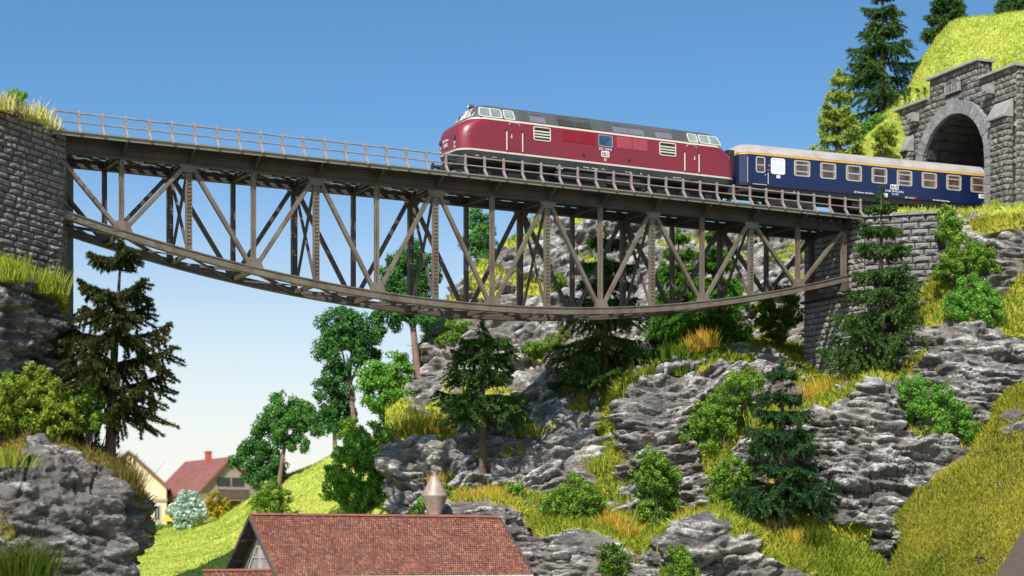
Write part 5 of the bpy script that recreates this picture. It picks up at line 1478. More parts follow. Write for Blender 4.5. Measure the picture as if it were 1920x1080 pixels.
# ------------------------------------------------------------------ village houses far behind
def house(name, label, p0, ang, L_, B_, eave, ridge, wallm, roofm, over=.5, base=-4):
    """local x along the ridge, y across; origin at the near left corner of the walls"""
    h = thing(name, label, 'house', p0, R(ang), 'village houses behind the meadow')
    MB().box((0, 0, base), (L_, B_, eave)).build('wall', wallm, h)
    for x in (0, L_ - .12):
        MB().prism([(x, 0, eave), (x, B_, eave), (x, B_ / 2, ridge - .1)], (.12, 0, 0)).build('gable', wallm, h)
    m = MB()
    k = (ridge - eave) / (B_ / 2)
    for s_ in (0, 1):
        y0 = -over if s_ == 0 else B_ + over; z0 = eave - over * k
        m.prism([(-over, y0, z0), (-over, B_ / 2, ridge), (-over, B_ / 2, ridge + .22), (-over, y0, z0 + .22)], (L_ + 2 * over, 0, 0))
    rf = m.build('roof', roofm, h)
    return h, rf
def win(h, face, u, z, w, hh, wallY=0.0, L_=0):
    """window on the y=0 front (face 'f') or on the right gable x=L_ ('r') / left gable x=0 ('l')"""
    if face == 'f': q = lambda a, b, c: (a, wallY - c, b)
    elif face == 'r': q = lambda a, b, c: (L_ + c, a, b)
    else: q = lambda a, b, c: (-c, a, b)
    def bx_(a0, a1, b0, b1, c0, c1):
        p, r_ = q(a0, b0, c0), q(a1, b1, c1)
        return tuple(min(i, j) for i, j in zip(p, r_)), tuple(max(i, j) for i, j in zip(p, r_))
    f = MB()
    for a0, a1, b0, b1 in ((u - w / 2 - .08, u - w / 2, z, z + hh), (u + w / 2, u + w / 2 + .08, z, z + hh), (u - w / 2 - .08, u + w / 2 + .08, z + hh, z + hh + .1), (u - w / 2 - .14, u + w / 2 + .14, z - .1, z), (u - .03, u + .03, z, z + hh)):
        f.box(*bx_(a0, a1, b0, b1, .003, .09))
    fo = f.build('window', M['wood_g'], h)
    MB().box(*bx_(u - w / 2, u + w / 2, z, z + hh, .002, .03)).build('pane', M['dpane'], fo)
def ground_pt(px, py, Y): return at(px, py, Y)
# middle house: its gable with the balcony faces the camera, the ridge runs back to the left
p = Vector((-21.15, 151.3, CZ + 2.2))
mh, mrf = house('village_house', 'white village house with red roof, red chimney and dark balcony in its gable', p, 123, 9.0, 5.2, 2.85, 5.45, M['plasterw'], M['vroof'], over=.38)
MB().box((3.3, 2.75, 4.6), (3.75, 3.2, 6.2)).box((3.25, 2.7, 6.2), (3.8, 3.25, 6.28)).build('chimney', M['chim'], mrf)
MB().prism([(-.02, .05, 2.6), (-.02, 5.15, 2.6), (-.02, 5.15, 2.9), (-.02, 2.6, 5.25), (-.02, .05, 2.9)], (-.05, 0, 0)).build('gable_boards', M['tanwood'], mh)
for ya, yb in ((1.35, 2.45), (2.6, 3.75)):
    MB().box((-.11, ya, 3.25), (-.075, yb, 3.95)).build('balcony_opening', M['dpane'], mh)
b_ = MB().box((-.75, 1.1, 2.2), (-.68, 4.0, 2.95)).box((-.75, 1.1, 2.1), (-.08, 4.0, 2.2)).build('balcony', M['brown'], mh)
for yq in range(12): MB().box((-.78, 1.12 + yq * .24, 2.22), (-.751, 1.12 + yq * .24 + .2, 2.93)).build('board', M['brown'], b_)
MB().box((-.8, 1.05, 2.951), (-.64, 4.05, 3.05)).build('handrail', M['tanwood'], b_)
MB().box((-.06, .6, 1.15), (-.005, 3.0, 2.05)).build('recessed_porch', M['brown'], mh)
win(mh, 'l', 4.4, .7, .5, 1.2)
for xq in (1.5, 4.2): win(mh, 'f', xq, .8, .8, 1.2)
# wall side towards the left (y = B)
for xq in (1.4, 3.6, 6.0):
    MB().box((xq, 5.203, .8), (xq + .75, 5.26, 2.0)).build('window', M['dpane'], mh)
p = Vector(((312 - 960) / F * 152, 152, CZ + 2.0))
yh, yrf = house('village_house', 'yellow village house with brown mansard gable half hidden by the boulder', p, 98, 9.0, 6.2, 3.4, 6.3, M['plaster'], M['vroof'], over=.25)
MB().box((-.12, -.1, 2.25), (.02, 6.3, 2.45)).build('cornice', M['tanwood'], yh)
MB().box((-.10, -.1, .25), (.02, 6.3, .38)).build('cornice', M['tanwood'], yh)
win(yh, 'l', .75, .65, .4, 1.2); win(yh, 'l', 2.6, .65, .5, 1.2); win(yh, 'l', 2.6, 2.9, .5, 1.0)
p = Vector(((548 - 960) / F * 166, 166, CZ + 3.0))
rh, rrf = house('village_house', 'red roofed house just showing between the tree trunk and the meadow crest', p, 100, 8.0, 5.4, 3.4, 5.9, M['plasterw'], M['vroof'], over=.3)
win(rh, 'l', 1.2, 1.2, .6, 1.1); win(rh, 'l', 3.8, 1.2, .6, 1.1)
# garden parasol
pr = thing('garden_parasol', 'small orange-yellow garden parasol beside the white flowering shrub', 'parasol', at(327, 995, 140))
vs = [(0, 0, 1.32)]; nseg = 16
for r_, z in ((.45, 1.25), (.8, 1.05), (.98, .72)):
    for k in range(nseg): vs.append((r_ * math.cos(2 * math.pi * k / nseg), r_ * math.sin(2 * math.pi * k / nseg), z))
fs = [(0, 1 + k, 1 + (k + 1) % nseg) for k in range(nseg)]
for i in range(2): fs += [(1 + i * nseg + k, 1 + (i + 1) * nseg + k, 1 + (i + 1) * nseg + (k + 1) % nseg, 1 + i * nseg + (k + 1) % nseg) for k in range(nseg)]
MB().add(vs, fs).build('canopy', M['orange'], pr, fix=False)
MB().tube([(0, 0, -.3), (0, 0, 1.3)], .03, 6).build('pole', M['wood_g'], pr)
# ------------------------------------------------------------------ plants
def rnd_dirs(n):
    v = rng.normal(size=(n, 3)); return v / np.linalg.norm(v, axis=1, keepdims=True)

def conifer(label, px, py0, Y, py1, rpx, cols, seed, bare=0.06, whorls=12, per=5, droop=0.45, needle=0.15, density=1.0, lift=0.12, name='spruce_tree', trunk='trunk', gap=0.0, lean=0.0, taper=0.85, fat=1.0):
    """trunk, drooping boughs in whorls; each bough a flocked mass of needles along hanging side twigs"""
    global rng
    rng = np.random.default_rng(seed); r = random.Random(seed)
    base = at(px, py0, Y); H = (py0 - py1) / F * Y; Rm = rpx / F * Y
    t = thing(name, label, 'tree', base, 0, 'conifers')
    tr = 0.022 * H + .05
    MB().tube([(0, 0, -.5), (0, 0, 0), (lean * .3, 0, H * .4), (lean, 0, H * .97)], [tr * 1.25, tr, tr * .7, .02], 9).build('trunk', M[trunk], t, smooth=True)
    A0, A1, TL = [], [], []       # twig start, end, bough radius position
    br = MB()
    for w in range(whorls):
        u = (w + r.uniform(-.2, .2)) / whorls
        u = min(max(u, 0), .985)
        hz = H * (bare + (1 - bare) * u)
        nb = per if u < .8 else max(3, per - 1)
        a_off = r.uniform(0, 6.28)
        for b in range(nb):
            az = a_off + 2 * math.pi * b / nb + r.uniform(-.35, .35)
            L_ = Rm * ((1 - u) ** taper) * r.uniform(.68, 1.12) + .10 * Rm
            if r.random() < gap: continue
            n_ = 8
            pts = []
            dr = droop * r.uniform(.6, 1.3)
            for k in range(n_ + 1):
                f = k / n_
                rad = L_ * f
                z = hz + L_ * (lift * f * 2.2 - dr * f ** 1.7 + .16 * f ** 5) 
                aa = az + .12 * math.sin(3 * f + b)
                pts.append((lean * u + rad * math.cos(aa), rad * math.sin(aa), z))
            br.tube(pts, [max(.012, tr * .35 * (1 - k / n_) * (1 - u * .6)) for k in range(n_ + 1)], 5, cap=False)
            P = np.array(pts)
            for k in range(1, n_ + 1):
                f = k / n_
                d = P[k] - P[k - 1]; d /= np.linalg.norm(d) + 1e-9
                sd = np.cross(d, [0, 0, 1.0]); sd /= np.linalg.norm(sd) + 1e-9
                wd = L_ * (.10 + .34 * math.sin(math.pi * min(1, f * .93 + .05)) ** .8) * fat
                for sgn in (-1, 1, 0, 2, 2):
                    if sgn == 0:
                        e = P[k] + d * L_ * .10 + np.array([0, 0, -.05 * L_]); ln = L_ * .16
                        A0.append(P[k - 1]); A1.append(e)
                    elif sgn == 2:
                        st = P[k] + sd * wd * r.uniform(-.6, .6)
                        e = st + np.array([0, 0, -1]) * wd * r.uniform(.5, 1.0) + d * wd * .25
                        A0.append(st); A1.append(e)
                    else:
                        e = P[k] + sd * sgn * wd * r.uniform(.7, 1.15) + d * wd * .55 + np.array([0, 0, -1]) * wd * r.uniform(.35, .9)
                        A0.append(P[k] - d * .2 * L_ / n_ * r.random()); A1.append(e)
    # leader
    for k in range(26):
        z = H * (.86 + .14 * k / 25); a_ = r.uniform(0, 6.28); q = Rm * (.05 + .16 * (1 - k / 25))
        A0.append(np.array([lean, 0, z])); A1.append(np.array([lean + q * math.cos(a_), q * math.sin(a_), z + H * .012 - q * .25]))
    br.build('branch', M[trunk], t)['kind'] = 'stuff'
    A0 = np.array(A0); A1 = np.array(A1)
    ln = np.linalg.norm(A1 - A0, axis=1)
    cnt = np.maximum(3, (ln * 75 * density / (needle / .15)).astype(int))
    idx = np.repeat(np.arange(len(A0)), cnt); n = len(idx)
    f = rng.random(n)[:, None]
    B = A0[idx] * (1 - f) + A1[idx] * f + rng.normal(size=(n, 3)) * .02
    ax = (A1 - A0)[idx]; ax /= np.linalg.norm(ax, axis=1, keepdims=True) + 1e-9
    D = rnd_dirs(n) + ax * .55 + np.array([0, 0, -.10]); D /= np.linalg.norm(D, axis=1, keepdims=True)
    ll = needle * rng.uniform(.6, 1.3, n)[:, None]
    S = np.cross(D, rnd_dirs(n)); S /= np.linalg.norm(S, axis=1, keepdims=True) + 1e-9
    wv = needle * .19
    V = np.stack([B - S * wv, B + S * wv, B + D * ll], 1).reshape(-1, 3)
    T = np.arange(n * 3).reshape(-1, 3)
    c0, c1, c2 = (np.array(c) for c in cols)
    mixv = np.clip(.5 + .6 * vnoise(B * 1.1 + seed, 5)[:, None] + .35 * (rng.random((n, 1)) - .5), 0, 1)
    C = c0 * (1 - mixv) + c1 * mixv
    tipm = (rng.random(n) < .25 * f[:, 0]); C[tipm] = c2
    C = C * rng.uniform(.8, 1.2, (n, 1))
    mesh_np('needles', V, T, M['needle'], t, cols=np.repeat(C, 3, axis=0))
    return t

def leaf_cloud(name, parent, spheres, leaf, cover, cols, clump=.30, nmat='leaf', jit=.5, shell=.62):
    """leaves on clumps that sit on and inside the given spheres (x,y,z,r) - parent's space"""
    CC, CR_ = [], []
    more = []
    for x, y, z, r_ in spheres:
        k_ = rng.uniform(.85, 1.1)
        more.append((x, y, z, r_ * k_))
        for d in rnd_dirs(5):
            if d[2] < -.5: continue
            q = r_ * rng.uniform(.75, 1.08)
            more.append((x + d[0] * q, y + d[1] * q, z + d[2] * q, r_ * rng.uniform(.22, .45)))
    for x, y, z, r_ in more:
        nc = max(5, int(17 * (r_ / max(.25, clump * 2.4)) ** 2))
        d = rnd_dirs(nc); rad = r_ * rng.uniform(shell, 1.0, (nc, 1)) 
        CC.append(np.array([x, y, z]) + d * rad); CR_.append(np.full(nc, 1.0) * clump * rng.uniform(.65, 1.25, nc) * min(1.0, .4 + r_ / 1.2))
    CC = np.concatenate(CC); CR_ = np.concatenate(CR_)
    cnt = np.maximum(6, (4 * math.pi * CR_ ** 2 / (leaf * leaf) * cover).astype(int))
    idx = np.repeat(np.arange(len(CC)), cnt); n = len(idx)
    d = rnd_dirs(n)
    P = CC[idx] + d * (CR_[idx] * rng.uniform(.55, 1.08, n))[:, None]
    N = d + jit * rnd_dirs(n); N /= np.linalg.norm(N, axis=1, keepdims=True)
    U = np.cross(N, rnd_dirs(n)); U /= np.linalg.norm(U, axis=1, keepdims=True) + 1e-9
    W = np.cross(N, U)
    s = leaf * rng.uniform(.4, 1.4, n)[:, None] * .5
    V = np.stack([P - U * s, P - W * s * .62 + N * s * .12, P + U * s, P + W * s * .62 + N * s * .12], 1).reshape(-1, 3)
    Q = np.arange(n * 4).reshape(-1, 4)
    c0, c1, c2 = (np.array(c) for c in cols)
    k = rng.random(len(CC))[idx][:, None]; t = np.clip(k * .7 + .5 * rng.random((n, 1)) - .1, 0, 1)
    C = c0 * (1 - t) + c1 * t
    q = rng.random(n) < .14; C[q] = c2
    C *= rng.uniform(.8, 1.2, (n, 1))
    return mesh_np(name, V, Q, M[nmat], parent, cols=np.repeat(C, 4, axis=0))

def lobes_to_spheres(lobes, Y, base, dz=.5):
    out = []
    for i, (px, py, r_) in enumerate(lobes):
        p = at(px, py, Y + (rng.random() - .5) * dz * 2 * r_ / F * Y) - base
        out.append((p.x, p.y, p.z, r_ / F * Y))
    return out

GREENS = {
    'tree': ((0.055, 0.155, 0.03), (0.11, 0.28, 0.055), (0.17, 0.34, 0.08)),
    'treed': ((0.035, 0.115, 0.03), (0.08, 0.21, 0.05), (0.12, 0.26, 0.065)),
    'bush': ((0.09, 0.18, 0.02), (0.19, 0.335, 0.04), (0.31, 0.42, 0.075)),
    'bushy': ((0.13, 0.21, 0.022), (0.27, 0.36, 0.04), (0.40, 0.44, 0.075)),
    'bushd': ((0.055, 0.12, 0.016), (0.115, 0.21, 0.026), (0.17, 0.26, 0.04)),
    'bushg': ((0.085, 0.225, 0.03), (0.165, 0.37, 0.05), (0.27, 0.45, 0.08)),
    'white': ((0.16, 0.34, 0.22), (0.62, 0.72, 0.62), (0.85, 0.88, 0.82)),
    'gold': ((0.16, 0.18, 0.02), (0.50, 0.31, 0.02), (0.65, 0.48, 0.04)),
}

def broadleaf(label, base_px, Y, lobes, col, seed, leaf=.17, cover=1.9, clump=.42, tr=.16, bark='trunk2', fork=.55, name='broadleaf_tree', group='broadleaf trees on the slope'):
    global rng
    rng = np.random.default_rng(seed); r = random.Random(seed)
    base = at(base_px[0], base_px[1], Y)
    t = thing(name, label, 'tree', base, 0, group)
    sp = lobes_to_spheres([(a_, b_, c_ * .9) for a_, b_, c_ in lobes], Y, base)
    m = MB()
    cxm = sum(s[0] for s in sp) / len(sp); zlo = min(s[2] for s in sp)
    zf = max(.3, zlo + .1)
    m.tube([(0, 0, -.4), (0, 0, 0), (cxm * .25, 0, zf * .55), (cxm * .5, 0, zf)], [tr * 1.3, tr, tr * .85, tr * .7], 9)
    for x, y, z, r_ in sp:
        m.tube([(cxm * .5, 0, zf * .92), ((cxm * .5 + x) / 2, y / 2, (zf + z) / 2 - .1), (x, y, z)], [tr * .55, tr * .33, .03], 6, cap=False)
    m.build('trunk', M[bark], t, smooth=True)
    leaf_cloud('crown', t, sp, leaf, cover, GREENS[col], clump)
    return t

def bush(label, base_px, Y, lobes, col, seed, leaf=.11, cover=1.9, clump=.25, name='shrub', group='shrubs on the rocks', cat='shrub'):
    global rng
    rng = np.random.default_rng(seed); r = random.Random(seed)
    base = at(base_px[0], base_px[1], Y)
    t = thing(name, label, cat, base, 0, group)
    sp = lobes_to_spheres([(a_, b_, c_ * 1.08) for a_, b_, c_ in lobes], Y, base, .8)
    m = MB()
    for x, y, z, r_ in sp:
        m.tube([(r.uniform(-.06, .06), r.uniform(-.06, .06), -.3), (x * .5, y * .5, z * .4), (x, y, z)], [.05, .035, .012], 5, cap=False)
        for _ in range(5):
            d = rnd_dirs(1)[0] * r_ * .9
            m.tube([(x * .8, y * .8, z * .8), (x + d[0], y + d[1], z + d[2])], [.018, .006], 4, cap=False)
    m.build('stem', M['trunk'], t)
    leaf_cloud('foliage', t, sp, leaf, cover, GREENS[col], clump)
    return t

def tuft(label, px, py, hpx, Y, pal, seed, n=260, spread=.75, wpx=None, name='grass_tuft', group='grass tufts', width=.038):
    global rng
    rng = np.random.default_rng(seed)
    base = at(px, py, Y); h = hpx / F * Y; w = (wpx or hpx * .45) / F * Y * .5
    t = tag(link(name, None), label, 'grass tuft', group); t.location = base
    B = rng.normal(size=(n, 3)) * np.array([w, w, 0]) * .55; B[:, 2] = -.12
    D = np.stack([B[:, 0] / (w + 1e-6) * .28 * spread, B[:, 1] / (w + 1e-6) * .28 * spread, np.ones(n)], 1) + rng.normal(size=(n, 3)) * .22 * spread
    D[:, 2] = np.abs(D[:, 2]); D /= np.linalg.norm(D, axis=1, keepdims=True)
    L_ = (h + .12) * rng.uniform(.6, 1.12, n)
    o = blade_mesh('blades', B, D, L_, np.full(n, width), palette_mix(pal, n), t)
    return t

# ---- conifers
DG = ((0.032, 0.078, 0.020), (0.075, 0.135, 0.034), (0.15, 0.215, 0.055))
DG2 = ((0.018, 0.052, 0.022), (0.045, 0.095, 0.032), (0.09, 0.15, 0.04))
OL = ((0.026, 0.034, 0.012), (0.056, 0.064, 0.021), (0.115, 0.12, 0.034))
LG = ((0.20, 0.29, 0.04), (0.38, 0.46, 0.08), (0.52, 0.55, 0.13))
BG = ((0.04, 0.13, 0.014), (0.10, 0.24, 0.028), (0.16, 0.31, 0.04))
conifer('dark olive fir with wide ragged boughs standing on the left boulder', 207, 852, 82.0, 450, 130, OL, 101, bare=.17, whorls=7, per=3, droop=.20, gap=.0, needle=.14, density=2.6, lift=.17, name='fir_tree', taper=.55, fat=1.3, lean=.5)
conifer('dense dark green spruce in front of the grey wing wall', 1652, 700, 101.2, 352, 90, DG, 102, bare=.10, whorls=8, per=5, droop=.40, density=1.15, taper=.7, gap=.05, fat=1.2)
conifer('small dark spruce growing low between the right-hand rocks', 1467, 985, 91.6, 668, 84, DG2, 103, bare=.14, whorls=8, per=5, droop=.40, density=1.2, needle=.13, taper=.6, fat=1.2)
conifer('slender spruce with long bare trunk in front of the rock hill', 905, 917, 100.0, 598, 82, DG, 104, bare=.44, whorls=5, per=5, droop=.32, density=1.4, taper=.42, fat=1.25)
conifer('tall spruce reaching up behind the middle of the bridge', 1135, 752, 105.6, 418, 98, DG, 105, bare=.14, whorls=8, per=5, droop=.45, density=1.1, taper=.6, fat=1.25)
conifer('bright green spruce close behind the right half of the bridge', 1272, 625, 112.5, 425, 58, BG, 106, bare=.04, whorls=8, per=6, droop=.35, density=1.1, name='spruce_tree', taper=.6, fat=1.3)
conifer('bright green spruce nearest the stone abutment behind the bridge', 1338, 632, 113.0, 420, 62, BG, 107, bare=.04, whorls=8, per=6, droop=.35, density=1.1, taper=.6, fat=1.3)
conifer('pale yellow-green young spruce beside the tunnel hill', 1573, 300, 113.2, 128, 47, LG, 108, bare=.08, whorls=6, per=4, droop=.20, density=1.5, needle=.16, taper=.65, fat=1.3)
conifer('large dark spruce on the hill left of the tunnel portal', 1655, 238, 118.5, -40, 84, DG, 109, bare=.10, whorls=8, per=5, droop=.36, density=1.0, needle=.17, gap=.08, taper=.7, fat=1.2)
conifer('spruce top peeping over the grass hill above the tunnel', 1776, 70, 122, -30, 50, DG, 110, bare=.05, whorls=6, per=5, droop=.35, needle=.18, fat=1.2)
conifer('dark spruce at the right edge on top of the tunnel hill', 1912, 45, 122, -70, 60, DG, 111, bare=.05, whorls=6, per=5, droop=.35, needle=.18, fat=1.2)

# ---- broadleaf trees
broadleaf('small oval green tree on the rocky crest seen through the bridge', (897, 492), 119.6, [(897, 418, 24), (905, 448, 27), (886, 455, 22), (900, 472, 22)], 'tree', 201, clump=.36)
broadleaf('tall green tree with bare pale trunk crossing the bridge chord', (783, 706), 112.0, [(770, 492, 36), (742, 532, 36), (800, 525, 34), (765, 560, 44), (722, 590, 24), (800, 590, 30), (760, 600, 26), (740, 500, 26)], 'treed', 202, tr=.24)
broadleaf('tallest dark green tree of the row on the meadow crest', (664, 800), 114.5, [(628, 606, 32), (660, 612, 32), (692, 630, 26), (616, 648, 30), (650, 664, 38), (684, 656, 24), (620, 706, 28), (644, 716, 22)], 'treed', 203, tr=.17)
broadleaf('dark green tree half hidden beneath the tallest tree of the row', (628, 842), 115.5, [(620, 745, 32), (645, 760, 28), (605, 780, 24), (632, 795, 24)], 'treed', 204, tr=.15)
broadleaf('bright green round tree nearest the rock hill', (722, 826), 110.5, [(726, 688, 30), (700, 708, 27), (750, 700, 25), (710, 738, 36), (748, 742, 30), (726, 768, 26)], 'bushg', 205, tr=.17)
broadleaf('green tree with forked trunk above the village meadow', (524, 902), 118.5, [(536, 758, 26), (514, 782, 24), (566, 782, 28), (540, 805, 36), (586, 802, 22), (560, 832, 20), (520, 818, 20)], 'tree', 206, tr=.16)
broadleaf('dense dark green tree in front of the village house', (487, 930), 119.5, [(490, 806, 20), (482, 836, 26), (468, 862, 30), (502, 866, 34), (472, 896, 28), (508, 896, 26)], 'treed', 207, tr=.12)
broadleaf('white flowering garden tree in front of the village', (352, 1004), 128, [(350, 938, 18), (333, 958, 20), (368, 956, 20), (350, 972, 24), (375, 972, 14), (340, 985, 14)], 'white', 208, leaf=.2, clump=.34, tr=.1, name='flowering_tree', group='garden plants by the village')
bush('golden orange garden shrub beside the white flowering tree', (412, 985), 127, [(404, 938, 13), (418, 950, 15), (405, 958, 13), (425, 962, 10), (412, 968, 12)], 'gold', 209, leaf=.17, clump=.3, name='garden_shrub', group='garden plants by the village')
bush('low green garden hedge at the foot of the yellow house', (312, 998), 136, [(292, 994, 7), (304, 992, 8), (316, 992, 8), (328, 994, 7)], 'bushg', 210, leaf=.2, clump=.25, name='garden_hedge', group='garden plants by the village', cat='hedge')

# ---- shrubs
S_ = [
 ('large dense green shrub left of the rock hill', (682, 958), 103.0, [(700, 822, 28), (672, 848, 30), (712, 862, 34), (648, 884, 32), (690, 898, 40), (630, 918, 28), (724, 908, 32), (668, 930, 30), (705, 938, 26)], 'bushg'),
 ('small pale green shrub at the top of the meadow', (655, 852), 112.5, [(662, 800, 18), (652, 820, 20), (668, 832, 16)], 'bush'),
 ('round green shrub just above the sawmill ridge', (508, 966), 108.0, [(505, 928, 22), (526, 940, 20), (486, 942, 18), (508, 950, 22)], 'bush'),
 ('small green shrub left of the dust cyclone', (788, 966), 96.5, [(786, 952, 12), (796, 944, 10), (778, 958, 8)], 'bushg'),
 ('small dark shrub right of the dust cyclone', (842, 962), 97.0, [(840, 942, 14), (850, 950, 12), (832, 918, 12)], 'bush'),
 ('wide green shrub on the grass ledge below the grass gully', (1076, 982), 94.2, [(1078, 916, 24), (1048, 934, 26), (1104, 938, 26), (1076, 950, 30), (1030, 950, 14), (1120, 952, 14)], 'bush'),
 ('tall narrow green shrub climbing the cliff face', (1236, 1008), 93.6, [(1228, 866, 24), (1206, 890, 22), (1246, 900, 28), (1216, 920, 28), (1252, 934, 24), (1222, 958, 28), (1250, 972, 24), (1232, 992, 18)], 'bush'),
 ('dark green shrub at the bottom edge beside the low boulder', (1150, 1090), 88.0, [(1138, 1034, 16), (1156, 1050, 22), (1140, 1066, 20), (1170, 1072, 18)], 'bushd'),
 ('green shrub in front of the low boulder at the bottom edge', (1275, 1090), 86.0, [(1270, 1040, 16), (1290, 1056, 18), (1266, 1066, 20), (1294, 1076, 16)], 'bush'),
 ('long diagonal green shrub hanging across the cliff', (1345, 860), 98.0, [(1410, 712, 24), (1380, 728, 28), (1352, 752, 26), (1384, 762, 26), (1330, 786, 28), (1362, 800, 24), (1302, 812, 26), (1326, 836, 22)], 'bush'),
 ('bushy green shrub left of the small dark spruce', (1372, 972), 94.0, [(1372, 886, 28), (1398, 912, 26), (1346, 918, 26), (1378, 938, 30), (1338, 948, 18), (1414, 944, 20)], 'bush'),
 ('dark round shrub against the left side of the stone abutment', (1460, 642), 111.6, [(1460, 572, 32), (1434, 590, 24), (1486, 592, 22), (1458, 612, 30)], 'bushd'),
 ('topmost green shrub beside the wing wall', (1776, 462), 103.6, [(1772, 404, 18), (1786, 422, 20), (1768, 438, 16), (1792, 444, 12)], 'bush'),
 ('middle green shrub on the slope right of the wing wall', (1812, 536), 102.0, [(1808, 470, 26), (1784, 492, 22), (1838, 482, 24), (1812, 504, 26), (1764, 508, 14), (1858, 500, 14)], 'bush'),
 ('lowest large green shrub on the slope right of the wing wall', (1826, 616), 100.2, [(1822, 538, 26), (1794, 562, 24), (1850, 556, 28), (1824, 580, 30), (1858, 586, 22), (1786, 584, 14)], 'bushg'),
 ('spreading bright green shrub on the right-hand outcrop', (1752, 832), 93.8, [(1708, 722, 22), (1736, 744, 28), (1770, 762, 28), (1722, 766, 22), (1798, 786, 28), (1760, 796, 26), (1816, 806, 16), (1700, 744, 14)], 'bushg'),
 ('big yellow-green shrub overhanging the left boulder', (70, 826), 79.6, [(66, 712, 26), (28, 740, 32), (92, 744, 32), (58, 772, 36), (8, 776, 30), (118, 778, 32), (90, 800, 26), (30, 806, 26), (-20, 760, 30)], 'bushy'),
 ('darker green shrub between the overhanging shrub and the fir', (166, 832), 80.6, [(168, 722, 20), (152, 744, 24), (182, 752, 20), (162, 776, 26), (186, 790, 18), (150, 800, 18)], 'bush'),
 ('green shrub on the rock hill under the tall pale-trunked tree', (856, 664), 112.2, [(848, 622, 20), (868, 612, 15), (860, 638, 18), (836, 640, 14)], 'bush'),
 ('low green shrub creeping over the rock hill below the bridge', (1012, 672), 110.6, [(996, 656, 14), (1016, 654, 14), (1036, 644, 16), (1054, 632, 12)], 'bush'),
 ('small round shrub beside the pale-trunked tree foot', (806, 668), 112.8, [(804, 646, 12), (812, 656, 9)], 'bush'),
 ('small shrub on top of the left retaining wall', (32, 206), 81.0, [(26, 178, 9), (40, 184, 9), (32, 192, 9)], 'bushg'),
 ('little bright green shrub by the golden grass under the bare trunk', (966, 936), 97.0, [(964, 918, 11), (972, 924, 9)], 'bushg'),
 ('small green shrub at the foot of the small dark spruce', (1425, 990), 91.8, [(1420, 972, 12), (1434, 976, 10)], 'bushg'),
 ('small leafy shrub on the cliff beside the bridge posts', (1046, 560), 117.0, [(1040, 520, 13), (1050, 536, 13), (1042, 548, 10)], 'bush'),
 ('green shrub low on the slope beside the big spruce by the tunnel', (1632, 262), 115.4, [(1622, 240, 12), (1636, 234, 12), (1648, 224, 10), (1610, 252, 10)], 'bushg'),
 ('yellow-green shrub against the left end of the tunnel portal', (1655, 290), 113.0, [(1654, 256, 15), (1666, 246, 13), (1646, 270, 11), (1668, 266, 11)], 'bushy'),
 ('dark shrub beside the fir at the foot of the left rock', (128, 722), 85.5, [(122, 696, 14), (140, 700, 14), (158, 706, 12), (112, 704, 12)], 'bushd'),
]
for i, (lab, b_, Y_, lob, c_) in enumerate(S_): bush(lab, b_, Y_, lob, c_, 300 + i)

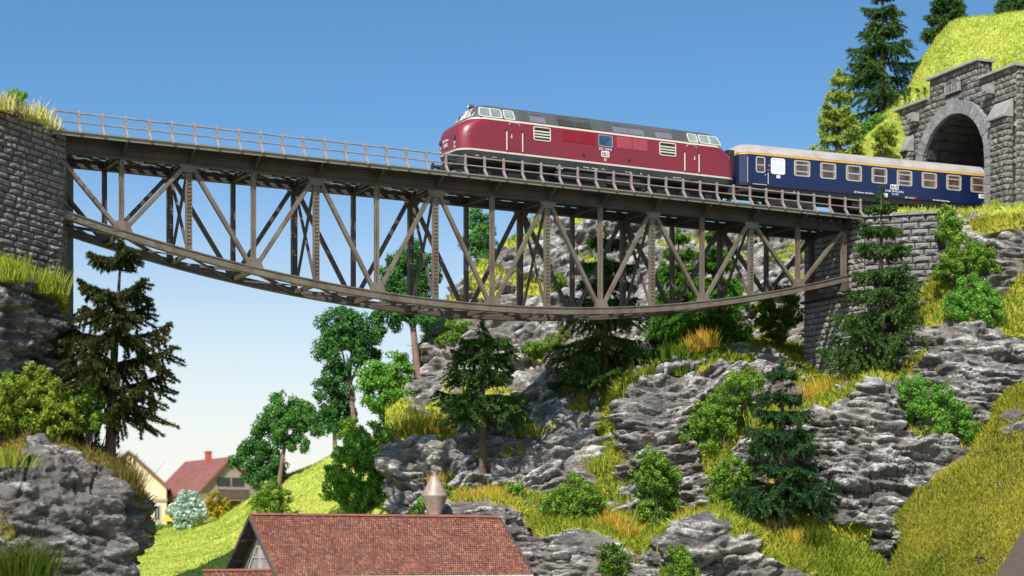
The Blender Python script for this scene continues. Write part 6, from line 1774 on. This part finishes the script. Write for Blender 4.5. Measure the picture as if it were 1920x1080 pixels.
# ---- grass tufts
T_ = [
 ('pale straw tuft at the left end of the wall top', 10, 204, 36, 80.8, 'straw', 300, 60),
 ('pale straw tuft leaning out on the wall top', 60, 222, 34, 82.2, 'straw', 300, 60),
 ('small straw tuft at the wall corner by the railing', 93, 238, 24, 83.4, 'straw', 160, 34),
 ('yellow grass fringe under the left end of the retaining wall', 18, 522, 52, 79.0, 'yellow', 320, 70),
 ('yellow-green tuft drooping at the wall foot beside the bridge', 80, 548, 56, 81.6, 'yellow', 380, 70),
 ('green-brown tuft hanging under the bridge end', 118, 706, 60, 85.4, 'dgreen', 200, 30),
 ('large brown tuft on the right shoulder of the boulder', 228, 922, 66, 80.2, 'brown', 620, 50),
 ('brown tuft at the foot of the dark fir', 212, 878, 40, 81.0, 'brown', 260, 70),
 ('large green-brown tuft at the bottom left corner', 38, 1092, 100, 75.2, 'dgreen', 700, 110),
 ('yellow-brown tuft under the overhanging shrub', 20, 872, 44, 77.6, 'yellow', 300, 90),
 ('big olive mossy mound on the ledge of the rock hill', 786, 822, 58, 104.6, 'olive', 700, 70),
 ('golden tuft at the right end of the mossy mound', 822, 812, 44, 104.4, 'gold', 240, 40),
 ('golden tuft half hidden by the slender spruce', 988, 818, 36, 103.0, 'yellow', 260, 46),
 ('golden tuft left of the bare spruce trunk', 872, 946, 34, 96.4, 'gold', 240, 30),
 ('golden tuft at the foot of the bare spruce trunk', 900, 944, 38, 96.2, 'gold', 260, 34),
 ('golden tuft right of the bare spruce trunk', 930, 942, 36, 96.0, 'gold', 260, 34),
 ('golden tuft between the two green shrubs', 1150, 990, 40, 93.4, 'gold', 260, 36),
 ('golden tuft below the tall narrow shrub', 1178, 1008, 38, 92.4, 'gold', 260, 36),
 ('golden tuft right of the tall narrow shrub', 1294, 988, 44, 92.8, 'gold', 260, 36),
 ('yellow tuft at the foot of the bushy shrub', 1342, 972, 40, 92.8, 'yellow', 200, 30),
 ('orange-yellow tuft on the ledge left of the abutment', 1322, 648, 38, 104.0, 'gold', 280, 36),
 ('orange-yellow tuft leaning on the ledge', 1300, 656, 34, 103.8, 'gold', 240, 36),
 ('green rounded tuft on the ledge left of the golden ones', 1268, 668, 36, 103.4, 'green', 320, 44),
 ('green tuft hanging at the lip of the ledge', 1276, 702, 30, 102.2, 'green', 200, 36),
 ('yellow tuft at the lip above the grass gully', 1186, 742, 34, 101.8, 'yellow', 260, 46),
 ('dark green tuft at the foot of the tall spruce', 1128, 778, 32, 105.0, 'dgreen', 300, 46),
 ('tan tuft right of the small dark spruce', 1486, 1024, 40, 89.8, 'gold', 260, 34),
 ('brown tuft at the foot of the small dark spruce', 1438, 1006, 42, 90.8, 'brown', 240, 34),
 ('dark green tuft behind the tan tuft', 1524, 1022, 46, 90.0, 'dgreen', 360, 54),
 ('golden tuft below the left corner of the abutment', 1535, 752, 46, 101.6, 'gold', 300, 60),
 ('tall golden tuft in front of the abutment', 1572, 740, 46, 101.6, 'gold', 320, 60),
 ('dark tuft between the abutment and the dark spruce', 1606, 716, 38, 101.8, 'dgreen', 260, 44),
 ('brown tuft at the foot of the dark spruce', 1666, 708, 36, 100.6, 'brown', 260, 60),
 ('brown-green tuft right of the dark spruce foot', 1700, 712, 30, 100.2, 'dgreen', 200, 40),
 ('yellow tuft on the gully lip below the mossy ledge', 1128, 882, 40, 100.0, 'yellow', 260, 50),
 ('golden tuft on the rock hill seen between bridge posts', 862, 588, 30, 116.0, 'gold', 180, 34),
 ('yellow tuft behind the dust cyclone', 815, 902, 22, 99.4, 'gold', 120, 40),
 ('yellow-green tuft hanging from the front rock ledge', 1010, 985, 34, 94.2, 'yellow', 260, 60),
 ('bright tuft at the portal foot', 1866, 392, 24, 105.4, 'bright', 140, 22),
 ('yellow mound of grass on the cliff by the small spruce', 1450, 800, 50, 97.4, 'yellow', 360, 60),
]
for i, (lab, px, py, h, Y_, pal, n_, w_) in enumerate(T_): tuft(lab, px, py, h, Y_, pal, 500 + i, n=n_, wpx=w_)
